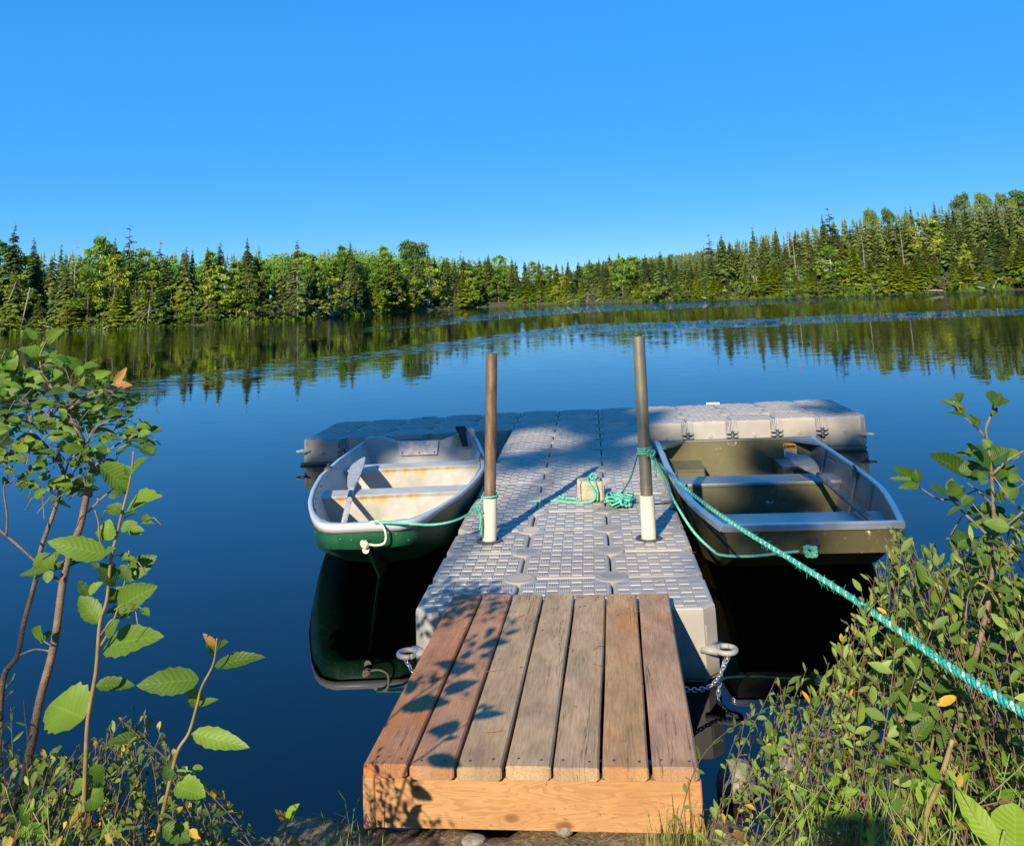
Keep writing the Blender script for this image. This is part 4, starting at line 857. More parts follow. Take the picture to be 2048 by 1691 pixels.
KEY = [
 ('spruce', 28, 448, 6, 'tall dark spruce with an open tiered top, leftmost on the far shore', 1.05, 2), ('spruce', 68, 474, 12, 'spruce tip beside the tall tiered spruce at the left end of the far forest', .9, 0), ('spire', 122, 484, 11, 'thin spruce tip standing just left of the bare reddish dead tree', .8, 0),
 ('snag', 152, 482, 7, 'bare reddish dead tree poking above the crowns at the left of the far shore', .8, 1), ('birch', 200, 477, 9, 'leafy green tree topping the far shore between dead tree and ragged spruce', 1., 0), ('spruce', 228, 474, 8, 'spruce top standing just left of the ragged highest left shore spruce', .8, 1),
 ('sparse', 262, 452, 5, 'ragged sparse spruce with gappy branches, highest of the left shore trees', 1.1, 0), ('spire', 284, 494, 4, 'narrow dark spruce right beside the ragged sparse spruce', .9, 1), ('sparse', 320, 481, 6, 'open-branched spruce right of the ragged highest left shore spruce', 1., 0),
 ('spruce', 372, 494, 4, 'brownish dark spruce of the close pair near the middle of the left shore', .9, 3), ('spire', 386, 497, 5, 'slim black spruce of the close pair near the middle of the left shore', .8, 0), ('spruce', 418, 493, 5, 'pale grey-green spruce next to the close dark pair', .85, 1), ('spruce', 441, 485, 7, 'broad double-topped spruce behind the bright birch', 1.1, 0),
 ('spruce', 497, 475, 6, 'dense dark spruce dome rising over the leaning birch', .85, 0), ('spire', 517, 490, 8, 'needle-thin spruce spire just right of the dense dark dome', .7, 1), ('deadbase', 595, 479, 1.2, 'big pale spruce with branches hanging down to the water on the left shore', 1.15, 0),
 ('cedar', 237, 571, .8, 'bright yellow-green cedar at the water below the ragged tallest spruce', 1.1, 0), ('lime', 390, 592, .6, 'low bright green round tree at the water left of the leaning birch', .9, 0), ('spruce', 321, 564, .8, 'short green spruce at the water edge beside the bare fallen branches', 1.1, 2), ('birch', 495, 549, 1., 'bright birch with a pale leaning stem at the left shore water', 1., 0),
 ('lime', 655, 552, 1.2, 'light green tree over the grey rock pile on the left shore', 1.1, 0), ('spruce', 703, 480, 14, 'dark spruce tip above the light crowns right of the big pale spruce', .8, 1), ('pine', 825, 487, 14, 'broad dark pine crown standing out on the ridge mid-way along the far shore', .9, 0), ('sparse', 920, 500, 10, 'thin sparse tree tip on the ridge right of the broad dark pine', .8, 0),
 ('spruce', 975, 508, 8, 'dark spruce at the step where the left forest begins to drop', 1., 0), ('cedar', 755, 555, .8, 'tall yellow-green cedar at the water mid-way along the far shore', 1.05, 0), ('lime', 820, 556, .6, 'brightest round lime green tree at the water mid-way along the far shore', 1.15, 0), ('deadbase', 886, 530, .7, 'spruce with bare grey lower branches beside the brightest lime green tree', 1., 0),
 ('cedar', 1080, 564, .8, 'yellow-green cedar near the foot of the bay, left one of three', .9, 0), ('cedar', 1128, 560, .8, 'yellow-green cedar near the foot of the bay, middle one of three', .95, 1), ('cedar', 1163, 556, 1., 'yellow-green cedar near the foot of the bay, last of three before the gap', .9, 0),
 ('sparse', 1417, 467, 10, 'pale sparse conifer where the right hillside starts to climb', 1.0, 0), ('spruce', 1441, 469, 9, 'broad grey spruce with bare limbs beside the pale sparse conifer', 1.05, 3), ('spire', 1505, 451, 12, 'black spruce spire on the rising right hillside', .8, 0), ('spire', 1548, 452, 14, 'second black spire to the right along the rising hillside skyline', .85, 1), ('snag', 1573, 440, 12, 'dead tree with a tufted ragged top on the right hillside skyline', .9, 0), ('snag', 1584, 462, 6, 'long bare grey trunk below the tufted dead tree', .7, 1),
 ('sparse', 1658, 414, 18, 'ragged dark spruce standing highest above the middle of the right hill', 1.15, 0), ('spruce', 1645, 429, 17, 'lower spruce leaning on the ragged highest one of the right hill', .8, 0), ('pine', 1739, 421, 30, 'round-topped pine on the right skyline next to the ragged spruce', 0.43, 0), ('pine', 1774, 419, 32, 'second round-topped pine along the right skyline', 0.43, 0), ('spire', 1809, 411, 26, 'left one of the twin dark spires on the right skyline', .7, 0), ('spire', 1821, 409, 27, 'right one of the twin dark spires on the right skyline', .75, 1), ('spire', 1866, 401, 30, 'lone dark spire before the round pines of the hilltop', .9, 0),
 ('pine', 1918, 391, 38, 'broad flat round pine on top of the right hill', 0.59, 0), ('pine', 1963, 388, 40, 'middle round pine on top of the right hill', 0.53, 0), ('pine', 2004, 389, 42, 'third round pine on top of the right hill', 0.50, 0), ('pine', 2044, 384, 40, 'last round pine on the hilltop where the photo ends', .9, 0),
 ('lime', 1848, 436, 20, 'large bright yellow-green crown half way up the right hill', 1.3, 0), ('birch', 1659, 494, 2., 'big leafy birch at the foot of the right hill', 1.3, 0), ('cedar', 1705, 488, 2., 'tall yellow-green cedar beside the big birch of the right shore', 1., 0), ('snag', 1800, 456, 9, 'tall bare silver trunk in the middle of the right hillside', .7, 1), ('snag', 1994, 510, 2.5, 'silver-barked bare trunk near the water at the right', .8, 1), ('snag', 1723, 472, 8, 'dead silver conifer behind the tall cedar of the right shore', .8, 0),
 ('lime', 1925, 489, 7, 'small round lime crown on a thin white stem on the right slope', .6, 1)]
for px_, py_, w in ((1392, 555, .9), (1440, 557, 1.1), (1500, 545, 1.), (1590, 546, 1.2), (1780, 515, 1.1), (1830, 512, 1.1), (1868, 528, 1.2), (1905, 530, 1.1), (1938, 527, 1.), (1978, 530, 1.), (2025, 515, 1.1), (1270, 568, .8), (1290, 565, .8), (1620, 540, 1.)):
    by_tip('cedar', px_, py_, fr.uniform(.6, 1.6), 'yellow-green cedar in the row of cedars at the water under the right hill', 'cedars along the right-hand shore', w)
for k, px_, py_, d, lab, w, v in KEY: by_tip(k, px_, py_, d, lab, None, w, v)
n_tree = len(KEY)+14
GRP = {'spruce': ('dark green spruce among the crowded trees of the far shore', 'spruces of the far forest'), 'spire': ('slim pointed spruce among the crowded trees of the far shore', 'slim spruces of the far forest'), 'sparse': ('open-branched spruce among the crowded trees of the far shore', 'open-branched spruces of the far forest'), 'deadbase': ('spruce with bare dead lower branches in the far forest', 'bare-based spruces of the far forest'), 'decid': ('mid green leafy tree among the conifers of the far shore', 'leafy trees of the far forest'), 'birch': ('pale-stemmed birch among the conifers of the far shore', 'birches of the far forest'), 'lime': ('light green leafy tree near the water of the far shore', 'light green trees of the far forest'), 'cedar': ('small yellow-green cedar at the water of the far shore', 'cedars of the far forest'), 'pine': ('round-crowned pine among the far hillside trees', 'pines of the far forest'), 'snag': ('bare grey dead trunk among the far shore trees', 'dead trunks of the far forest')}
def fill(n, px0, px1, d0, d1, u0, u1, kinds, hmax=9.5):
    for k in range(n):
        px = lerp(px0, px1, (k+fr.uniform(.1, .9))/n); d = fr.uniform(d0, d1); base = HOR(px)+F*1.85/shore_r(px); s = sil(px); u = fr.uniform(u0, u1)
        py = lerp(base, s, u)+fr.uniform(-4, 8); loc, H = tree_h(px, py, d); kd = fr.choice(kinds); H = min(max(H, 2.2), hmax)
        plant(kd, loc, H, GRP[kd][0], GRP[kd][1], fr.uniform(.85, 1.15)*min(1.6, max(.9, (8.5/H)**.5)))
C_ = ['spruce']*5+['spire']*2+['deadbase']
fill(46, -60, 800, .4, 3, .38, .8, C_*2+['decid']*3+['birch', 'cedar', 'lime']); fill(26, -60, 1000, 5, 10, .72, .96, C_+['decid']*4); fill(24, -60, 1060, 12, 22, .88, 1.0, C_+['decid']*3)
fill(30, 780, 1200, .4, 3, .45, .8, C_+['cedar']*3+['lime', 'decid']); fill(30, 850, 1330, 6, 14, .85, 1.06, C_+['decid']*2); fill(16, 950, 1300, 16, 26, 1.0, 1.12, C_)
fill(26, 1200, 1680, .4, 3, .3, .55, ['cedar']*4+['spruce']*5+['spire']*2+['birch', 'deadbase']); fill(28, 1200, 1680, 6, 14, .55, .85, C_); fill(20, 1200, 1680, 16, 28, .82, 1., C_)
fill(26, 1640, 2110, .5, 4, .28, .48, ['cedar']*5+['spruce']*5+['spire']*2+['deadbase'], 8); fill(30, 1640, 2110, 9, 18, .48, .72, C_, 7); fill(30, 1640, 2110, 22, 34, .68, .90, C_, 6.5); fill(22, 1640, 2110, 34, 44, .86, .99, C_, 6)
for k in range(56):
    px = lerp(-40, 2090, (k+fr.random())/56); loc = far_pt(px, fr.uniform(-.45, .5)); plant('bush', loc, fr.uniform(1.0, 2.4), 'low shrub overhanging the water of the far shore', 'shrubs at the far waterline', fr.uniform(1.2, 1.7))
# the rest of the wood, behind the trees one can tell apart
bk = MB(); br_ = random.Random(31)
def lowtree(loc, H, W):
    t0 = br_.random()
    for l in range(15):
        t = l/15; z = H*(.0+.98*t); R_ = W*(1-t)**.85*br_.uniform(.8, 1.2)
        for b in range(7):
            az = br_.uniform(0, 6.28); d = Vector((math.cos(az), math.sin(az), 0)); s = Vector((-d.y, d.x, 0)); c = Vector(loc)+Vector((0, 0, z)); w = R_*.42; e = c+d*R_-Vector((0, 0, R_*.35)); tn = min(1, max(0, t0*.5+br_.uniform(-.1, .22)))
            tri(bk, c+Vector((0, 0, .12)), e+s*w, e-s*w, tone=tn); tri(bk, c, e-Vector((0, 0, w)), e+s*w*.6, tone=tn)
    tri(bk, Vector(loc)+Vector((.16, 0, H*.86)), Vector(loc)+Vector((-.16, 0, H*.86)), Vector(loc)+Vector((0, 0, H*1.02)), tone=.2)
for k in range(560):
    px = br_.uniform(-700, 2700) if k % 3 else br_.uniform(1250, 2150); d = br_.uniform(14, 62) if px > 1150 else br_.uniform(22, 50); loc, H = tree_h(px, sil(px)+br_.uniform(2, 16), d); H = min(max(H, 3.), 9); lowtree(loc, H, H*.19)
for k in range(240):
    px = br_.choice((br_.uniform(-850, -60), br_.uniform(2110, 2900))); d = br_.uniform(1, 14); lowtree(far_pt(px, d), br_.uniform(4, 8.5), 1.5)
tag(bk.build('background_forest', NEEDLE), 'mass of conifers filling the far shore behind the nearer trees', 'forest', kind='stuff')
# broadleaf canopy closing the skyline behind the left shore, one mass
cn = MB(); br_ = random.Random(33)
for k in range(250):
    px = br_.uniform(540, 1020) if k % 5 else br_.uniform(-300, 520); d = br_.uniform(20, 44); loc, H = tree_h(px, sil(px)+br_.choice((2, 8, 14, 20))+br_.uniform(0, 12), d); H = min(max(H, 3.5), 9.5); W = H*br_.uniform(.2, .3); tn0 = br_.random()
    for i in range(300):
        v = rv(br_)*br_.random()**.3; c = Vector(loc)+Vector((v.x*W, v.y*W, H-W*1.5+v.z*W*1.5)); n = rv(br_); a = n.orthogonal().normalized(); b = n.cross(a); l = br_.uniform(.18, .38)
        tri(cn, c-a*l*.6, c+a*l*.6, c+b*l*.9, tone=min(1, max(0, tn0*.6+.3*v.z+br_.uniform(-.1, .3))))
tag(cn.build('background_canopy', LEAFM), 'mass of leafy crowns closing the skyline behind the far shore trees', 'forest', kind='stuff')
# grasses and low growth at the far waterline, nobody could count them
ug = MB(); br_ = random.Random(35)
for k in range(9000):
    px = br_.uniform(-250, 2300); d = br_.uniform(-.55, 1.6); p_ = Vector(far_pt(px, d)); p_.z = max(p_.z, .0); h = br_.uniform(.12, .42)*(1.3 if math.sin(px*.03)+math.sin(px*.013) > .2 else .7); a = br_.uniform(0, 3.14); w = Vector((math.cos(a), math.sin(a), 0))*br_.uniform(.10, .34)
    tri(ug, p_-w, p_+w, p_+Vector((br_.uniform(-.3, .3), br_.uniform(-.3, .1), h)), tone=.35*br_.random())
tag(ug.build('shore_undergrowth', LEAFM), 'low green growth along the far waterline', 'undergrowth', kind='stuff')
# distant ridge seen over the bay
mb = MB(); rs = []
for px in range(1100, 1500, 20):
    ux, uy = az_dir(px); p_ = [CAM[0]+ux*430, CAM[1]+uy*430]; y = float(np.interp(px, [1060, 1130, 1180, 1260, 1330, 1400, 1480], [580, 562, 540, 532, 526, 517, 510])); top = CAM+ray(px, y)*(430/math.hypot(*ray(px, y)[:2])); rs.append([(p_[0]-ux*90, p_[1]-uy*90, 0), (p_[0]-ux*50, p_[1]-uy*50, top[2]*.55), (p_[0]-ux*15, p_[1]-uy*15, top[2]*.9), (p_[0], p_[1], top[2]), (p_[0]+ux*60, p_[1]+uy*60, top[2]*.9)])
mb.rings(rs, 0, False, False, closed=False); jr = random.Random(12)
RIDGE = simple('wooded_ridge', (.060, .095, .040), .95, .45, .35, c2=(.03, .055, .03), bmp=1.)
for k in range(2600):
    i = jr.randrange(len(rs)-1); f = jr.random(); j = jr.choice((1, 2, 2, 3)); g = jr.random(); a = lerp(np.array(rs[i][j-1]), np.array(rs[i][j]), g); b = lerp(np.array(rs[i+1][j-1]), np.array(rs[i+1][j]), g); c = Vector(lerp(a, b, f)); w = jr.uniform(.8, 2.2); h = jr.uniform(2, 6)
    tri(mb, c+Vector((-w, 0, -1)), c+Vector((w, 0, -1)), c+Vector((0, 0, h*.7)))
tag(mb.build('hills', RIDGE), kind='structure')
# rocks and driftwood at the far waterline
def rock(name, loc, size, label, seed, mat=STONE, group=None, cat='rock'):
    r = random.Random(seed); mb = MB(); n, m = 18, 11; vs = []
    ph = [(rv(r), r.uniform(.05, .22), r.uniform(1, 3)) for _ in range(9)]
    for j in range(m+1):
        th = math.pi*j/m
        for i in range(n):
            d = Vector((math.sin(th)*math.cos(i*2*math.pi/n), math.sin(th)*math.sin(i*2*math.pi/n), math.cos(th))); q = 1
            for v, a, f in ph: q += a*math.tanh(3*(d.dot(v)-.35*f+.3))*.5
            vs.append(Vector((d.x*size[0]*q, d.y*size[1]*q, d.z*size[2]*q)))
    mb.add(vs, [(j*n+i, j*n+(i+1) % n, (j+1)*n+(i+1) % n, (j+1)*n+i) for j in range(m) for i in range(n)]); o = mb.build(name, mat, None, True); o.location = loc; o.rotation_euler = (0, 0, r.uniform(0, 6)); return tag(o, label, cat, group)
GREYR = simple('shore_rock', (.23, .20, .17), .9, .5, 2.5, bmp=.6)
for k, (px, d, s) in enumerate(((632, .1, .9), (655, .3, 1.3), (676, .1, .8), (640, 1., 1.1), (668, 1.2, 1.))):
    rock('shore_rock', far_pt(px, d)+np.array([0, 0, .25]), (s, s*.7, s*.6), 'grey rock in the pile at the water of the far left shore', 50+k, GREYR, 'rock pile on the left shore')
for k in range(16):
    px = fr.uniform(0, 2040); a = far_pt(px, fr.uniform(-.9, .2)); a[2] = fr.uniform(.05, .3); b = a+np.array([fr.uniform(-2.2, 2.2), fr.uniform(-.5, .8), fr.uniform(0, .5)]); mb = MB(); mb.tube([a, lerp(a, b, .5)+np.array([0, 0, fr.uniform(-.1, .15)]), b], [.09, .07, .03], 6); mb.tube([lerp(a, b, .6), lerp(a, b, .8)+np.array([.2, -.3, .5])], [.04, .015], 4)
    tag(mb.build('driftwood_log', SNAG, None, True), 'pale bare log lying at the far waterline', 'log', 'logs at the far waterline')
for px, py, px2, py2 in ((283, 640, 305, 612), (281, 632, 304, 626), (296, 645, 300, 600), (60, 575, 34, 690), (18, 600, 33, 562)):
    a, b = tree_h(px, py, .6)[0], None; ra, rb = ray(px, py), ray(px2, py2); R0 = (shore_r(px)+.2); a = CAM+ra*R0/math.hypot(*ra[:2]); b = CAM+rb*(R0+.4)/math.hypot(*rb[:2]); mb = MB(); mb.tube([a, lerp(a, b, .5), b], [.07, .055, .02], 5); 
    tag(mb.build('dead_branch', SNAG, None, True), 'bare pale branch sticking out of the left shore trees', 'branch', 'bare branches on the left shore')

# ------------------------------------------------------------ near plants
ALDER = foliage_mat('alder_leaf', (.038, .088, .008), (.17, .275, .022), .38, .5, .35, veins=True, hue_obj=False, accents=((.30, .13, .03), (.42, .22, .06)))
GALE = foliage_mat('willow_leaf', (.055, .110, .014), (.25, .325, .060), .32, .5, .3, hue_obj=False, accents=((.45, .12, .03), (.55, .36, .03)))
HERB = foliage_mat('herb_leaf', (.075, .16, .010), (.21, .31, .020), .38, .5, .3, veins=True, hue_obj=False, accents=((.26, .10, .05), (.42, .25, .03)))
DARKL = foliage_mat('low_shrub_leaf', (.035, .075, .010), (.20, .25, .040), .3, .5, .3, hue_obj=False, accents=((.48, .17, .04), (.45, .32, .03)))
GRASSM = foliage_mat('grass_blade', (.10, .17, .02), (.34, .33, .07), .3, .6, .2, hue_obj=False)
pr_ = random.Random(99)
def leaf(mb, base, d, nrm, L, W, fold=.25, curl=.25, tone=.5, n=6, serr=.0, shape='alder', r=pr_, petiole=0.):
    t = Vector(d).normalized(); nr = Vector(nrm); nr = nr-t*nr.dot(t)
    if nr.length < 1e-3: nr = t.orthogonal()
    nr.normalize(); s = t.cross(nr); base = Vector(base)
    if petiole:
        mb.add([base-s*.0008, base+s*.0008, base+t*petiole+s*.0006-nr*petiole*.1, base+t*petiole-s*.0006-nr*petiole*.1], [(0, 1, 2, 3)], 0, None, .9); base = base+t*petiole-nr*petiole*.1
    vs, uv = [], []; tw = r.uniform(-.25, .25); wv = r.uniform(0, 6)
    for k in range(n+1):
        u = k/n
        if shape == 'alder': w = (math.sin(math.pi*min(1, u**.82*.985+.012))**.72)*(1-.18*u)
        elif shape == 'lance': w = math.sin(math.pi*min(1, u**.95*.97+.03))**.9
        else: w = math.sin(math.pi*min(1, u**1.35*.96+.03))**.7
        w *= W*.5; ang = curl*u*1.6; c = base+t*(L*u*(1-.12*curl*u))-nr*(curl*L*u*u*.55)
        sl = s*math.cos(tw*u)+nr*math.sin(tw*u); n2 = (nr+t*ang*.6).normalized(); rip = .10*math.sin(wv+u*9)
        e0 = 1+(serr*((k % 2)*2-1)*r.uniform(.5, 1.2) if 0 < k < n else 0); e1 = 1+(serr*((k % 2)*-2+1)*r.uniform(.5, 1.2) if 0 < k < n else 0)
        vs += [c-sl*w*e0+n2*w*(fold+rip), c, c+sl*w*e1+n2*w*(fold-rip)]; uv += [(u, -1.), (u, .001), (u, 1.)]
    f = []
    for k in range(n):
        a = 3*k
        if serr and n > 9 and 1 < k < n-2 and r.random() < .03: f += [(a, a+1, a+4, a+3)]; continue
        f += [(a, a+1, a+4, a+3), (a+1, a+2, a+5, a+4)]
    mb.add(vs, f, 0, uv, max(.001, tone))
UPV = Vector((0, 0, 1)); TOC = lambda p_: (Vector(CAM)-Vector(p_)).normalized()
def rnormal(p_, r, up=.9, cam=.45, jit=.75): return (UPV*up+TOC(p_)*cam+SUN*.35+rv(r)*jit).normalized()
def stem_px(mb, pts, Z, r0, r1, mi=0, sides=7):
    zs = Z if hasattr(Z, '__len__') else (Z, Z); n = len(pts); P_ = [atd(px, py, lerp(zs[0], zs[1], i/(n-1))) for i, (px, py) in enumerate(pts)]
    S = spline(P_, 6); mb.tube(S, [lerp(r0, r1, i/(len(S)-1)) for i in range(len(S))], sides, mi); return P_
def px_leaves(mb, lst, Z, r, toneoff=0., jz=.05, nrm=None):
    for it in lst:
        bx, by, tx, ty, w = it[:5]; tone = it[5] if len(it) > 5 else min(1, max(0, r.gauss(.5, .25))); z0 = Z+r.uniform(-jz, jz); b = Vector(atd(bx, by, z0)); L2 = math.hypot(tx-bx, ty-by)
        e = Vector(atd(tx, ty, z0+r.uniform(-.5, .35)*L2*z0/F)); d = e-b; W = w*1.25*z0/F
        leaf(mb, b, d, rnormal(b, r, .7, 1.1 if w < 60 else 2.2, .5), d.length, W, r.uniform(.15, .75), r.uniform(-.05, .45), max(.02, tone-r.uniform(0, .45)) if tone < 1.2 else tone, 12, .07, 'alder', r, petiole=0)
def rnd_leaves(mb, n, poly, Z, r, size=(30, 52), anchor=None, jz=.16, mi=0):
    k = 0; xs = [p_[0] for p_ in poly]; ys = [p_[1] for p_ in poly]
    while k < n:
        x, y = r.uniform(min(xs), max(xs)), r.uniform(min(ys), max(ys)); ins = False; j = len(poly)-1
        for i in range(len(poly)):
            if (poly[i][1] > y) != (poly[j][1] > y) and x < (poly[j][0]-poly[i][0])*(y-poly[i][1])/(poly[j][1]-poly[i][1])+poly[i][0]: ins = not ins
            j = i
        if not ins: continue
        z = Z+r.uniform(-jz, jz); b = Vector(atd(x, y, z)); a = r.uniform(-.4, 1)*math.pi; d = Vector((math.cos(a), math.sin(a)*.6, r.uniform(-.35, .5))).normalized(); L = r.uniform(*size)*z/F
        if k % 3 == 0: # a short twig carries it
            mb2 = anchor; mb2.tube([b-d*L*.9+Vector((0, 0, -L*.5)), b-d*L*.3, b], [.0016, .0013, .001], 4)
        leaf(mb, b, d, rnormal(b, r, .7, .5, .95), L, L*r.uniform(.48, .66), r.uniform(.1, .6), r.uniform(0, .6), min(1, max(.02, r.gauss(.38, .3))), 10, .07, 'alder', r); k += 1
def finish_plant(name, label, cat, stems, leaves, smat, lmat, group=None):
    o = tag(empty(name, (0, 0, 0)), label, cat, group); base = min(stems.v, key=lambda q: q[2]); o.location = base
    for m_ in (stems, leaves): m_.v = [tuple(np.array(q)-np.array(base)) for q in m_.v]
    stems.build('stem', smat, o, True)
    if leaves.f: leaves.build('foliage', lmat, o, True)
    return o
def root_down(mb, px, py, Z, r, mi=0):   # carry a stem from the bottom of the view to the soil
    a = atd(px, py, Z); b = np.array([a[0]-.03, a[1]-.02, 0]); b[2] = bank_z(b[0], b[1])-.03; mb.tube([a, lerp(a, b, .5)+np.array([.01, 0, 0]), b], [r, r*1.08, r*1.15], 7, mi)
r = random.Random(41)
# alder with two stems at the left
st, lv = MB(), MB()
stem_px(st, [(13, 1643), (42, 1575), (64, 1486), (80, 1400), (109, 1288), (126, 1166), (142, 1100), (162, 1047), (180, 958), (187, 935)], 2.35, .0125, .0085); root_down(st, 13, 1643, 2.35, .0125)
stem_px(st, [(187, 935), (172, 902), (149, 845), (119, 802), (86, 749), (53, 723)], (2.35, 2.3), .0075, .0035); stem_px(st, [(86, 749), (80, 715), (92, 683), (98, 676)], 2.3, .003, .0016)
stem_px(st, [(172, 902), (181, 869), (199, 849), (240, 838)], 2.34, .004, .002); stem_px(st, [(136, 822), (165, 796), (192, 782), (219, 779)], 2.32, .004, .0022); stem_px(st, [(149, 848), (120, 835), (93, 827), (40, 800)], 2.33, .004, .002); stem_px(st, [(187, 935), (215, 905), (240, 885), (275, 868)], 2.33, .0035, .0018)
stem_px(st, [(123, 1165), (89, 1137), (63, 1114), (0, 1060), (-40, 1040)], (2.35, 2.3), .004, .003); stem_px(st, [(13, 1072), (14, 1030), (8, 985), (10, 962)], 2.3, .0028, .0016); stem_px(st, [(175, 1024), (205, 995), (232, 974), (255, 955)], 2.33, .0028, .0016); stem_px(st, [(102, 1302), (70, 1298), (40, 1309)], 2.35, .0026, .0016); stem_px(st, [(105, 1292), (80, 1275), (72, 1255)], 2.33, .002, .0014)
st2 = [(0, 1438), (4, 1380), (12, 1342), (35, 1310), (48, 1246), (72, 1156), (83, 1094), (109, 1021), (127, 955), (116, 921), (93, 892), (60, 860)]; stem_px(st, st2, (2.45, 2.4), .009, .0035); root_down(st, 0, 1438, 2.45, .0095)
stem_px(st, [(127, 955), (140, 920), (160, 905), (172, 890)], 2.4, .003, .002)
px_leaves(lv, [(94, 681, 125, 658, 24, .75), (73, 678, 51, 655, 13, .7), (78, 719, 36, 698, 34, .7), (219, 777, 265, 769, 18, 1.75), (229, 769, 253, 734, 14, 1.55), (192, 779, 205, 751, 10, .7), (160, 735, 135, 715, 20, .4), (275, 859, 326, 860, 18, .1), (276, 858, 300, 840, 12, .1), (281, 885, 311, 910, 30, .35),
  (99, 1140, 76, 1107, 40, .75), (99, 1140, 167, 1120, 16, .35), (99, 1140, 40, 1150, 14, .3), (99, 1140, 56, 1160, 14, .5), (99, 1140, 94, 1166, 18, .6), (99, 1140, 118, 1098, 20, .5), (78, 1280, 82, 1250, 30, .6), (82, 1280, 108, 1262, 16, .5), (90, 760, 125, 745, 26, .6), (86, 749, 60, 770, 28, .7), (30, 740, 5, 720, 26, .9), (22, 735, 28, 700, 22, .8), (0, 750, 20, 775, 20, .6)], 2.33, r)
rnd_leaves(lv, 330, [(-30, 690), (80, 690), (150, 730), (235, 790), (290, 850), (300, 905), (230, 925), (150, 1000), (90, 1010), (0, 960), (-40, 900)], 2.36, r, (20, 44), st, .2)
for k in range(22):
    c = Vector(atd(r.uniform(60, 250), r.uniform(800, 1010), 2.36))       # little dark cones
    st.rings([[c+Vector((.005*a*math.cos(q*1.05), .005*a*math.sin(q*1.05), z)) for q in range(6)] for a, z in ((.4, -.009), (1, -.004), (1, .003), (.4, .008))])
finish_plant('alder_sapling', 'two-stemmed alder sapling with ribbed leaves over the water at the left', 'sapling', st, lv, BARK, ALDER)
# slender alder shoot
st, lv = MB(), MB()
stem_px(st, [(165, 1691), (168, 1610), (171, 1534), (176, 1438), (192, 1342), (200, 1246), (214, 1198), (222, 1120), (235, 1064), (245, 1021), (258, 971), (265, 928), (267, 902)], (2.0, 2.05), .0058, .002); root_down(st, 165, 1691, 2.0, .006)
stem_px(st, [(202, 1290), (218, 1262), (236, 1216), (243, 1185), (256, 1140), (258, 1100)], 2.02, .003, .0016); stem_px(st, [(212, 1115), (200, 1080), (197, 1045), (190, 1020)], 2.02, .0025, .0014)
px_leaves(lv, [(200, 930, 262, 981, 40, .85), (252, 1027, 318, 984, 44, .8), (242, 1026, 213, 1008, 24, .3), (215, 1080, 215, 1039, 34, .8), (242, 1057, 273, 1044, 20, .6), (212, 1110, 93, 1079, 38, .7), (265, 945, 296, 915, 24, .5), (262, 950, 250, 930, 14, .6), (255, 1153, 291, 1133, 30, .95), (258, 1150, 310, 1110, 34, .5), (232, 1167, 199, 1124, 30, .4), (237, 1214, 306, 1171, 46, .75), (230, 1205, 222, 1175, 24, .4), (198, 1246, 157, 1185, 34, .8), (180, 1190, 205, 1163, 20, .8), (176, 1190, 156, 1160, 18, .4), (208, 1296, 307, 1256, 50, .8), (212, 1270, 232, 1240, 26, .6), (168, 1436, 92, 1398, 84, .85), (192, 1371, 270, 1368, 26, .5), (171, 1592, 208, 1605, 36, .6), (173, 1540, 208, 1570, 34, .55), (172, 1560, 140, 1590, 24, .5), (288, 1473, 211, 1480, 20, .25), (240, 1130, 262, 1165, 20, .4)], 2.03, r)
rnd_leaves(lv, 34, [(190, 890), (300, 880), (310, 1010), (285, 1230), (205, 1240), (190, 1100)], 2.05, r, (20, 38), st, .12)
finish_plant('alder_shoot', 'slender upright alder shoot with a big holed leaf low on its yellow stem', 'sapling', st, lv, STEMY, ALDER)
st, lv = MB(), MB()
stem_px(st, [(310, 1691), (339, 1566), (355, 1502), (378, 1464), (394, 1409), (403, 1374), (426, 1329), (432, 1294), (434, 1276)], 1.95, .0045, .0016); root_down(st, 310, 1691, 1.95, .0048)
px_leaves(lv, [(397, 1358, 272, 1368, 42, .65), (430, 1331, 520, 1302, 26, .4), (429, 1304, 413, 1281, 24, .8), (432, 1300, 454, 1280, 18, .3), (432, 1290, 406, 1267, 12, 1.6), (397, 1409, 381, 1380, 26, .95), (398, 1411, 437, 1398, 14, .6), (386, 1466, 496, 1492, 32, 1.), (352, 1571, 411, 1592, 40, .95), (384, 1539, 406, 1534, 16, .7), (326, 1652, 381, 1680, 30, .35), (340, 1560, 330, 1530, 20, .5), (345, 1540, 384, 1539, 4, .9), (378, 1470, 388, 1464, 3, .9)], 1.95, r)
finish_plant('alder_shoot', 'short alder shoot leaning right over the dark water with few curled leaves', 'sapling', st, lv, STEMY, ALDER)
# alder at the right
st, lv = MB(), MB()
stem_px(st, [(1868, 1691), (1884, 1600), (1905, 1500), (1935, 1370), (1960, 1280), (1977, 1200), (1984, 1145), (1988, 1072), (1986, 994), (1981, 929), (1975, 882), (1972, 856), (1982, 830), (1988, 804)], (1.9, 1.95), .0075, .0018); root_down(st, 1868, 1691, 1.9, .008)
stem_px(st, [(1972, 874), (1949, 851), (1925, 830), (1907, 801)], 1.95, .0026, .0014); stem_px(st, [(1985, 1080), (1955, 1050), (1925, 1023), (1904, 1000), (1876, 997), (1842, 976), (1813, 955)], (1.95, 2.), .003, .0014); stem_px(st, [(1986, 1010), (1960, 985), (1935, 965)], 1.93, .0024, .0014); stem_px(st, [(1988, 1070), (2020, 1045), (2060, 1010)], 1.93, .003, .002); stem_px(st, [(1983, 950), (2015, 920), (2050, 900)], 1.93, .003, .002)
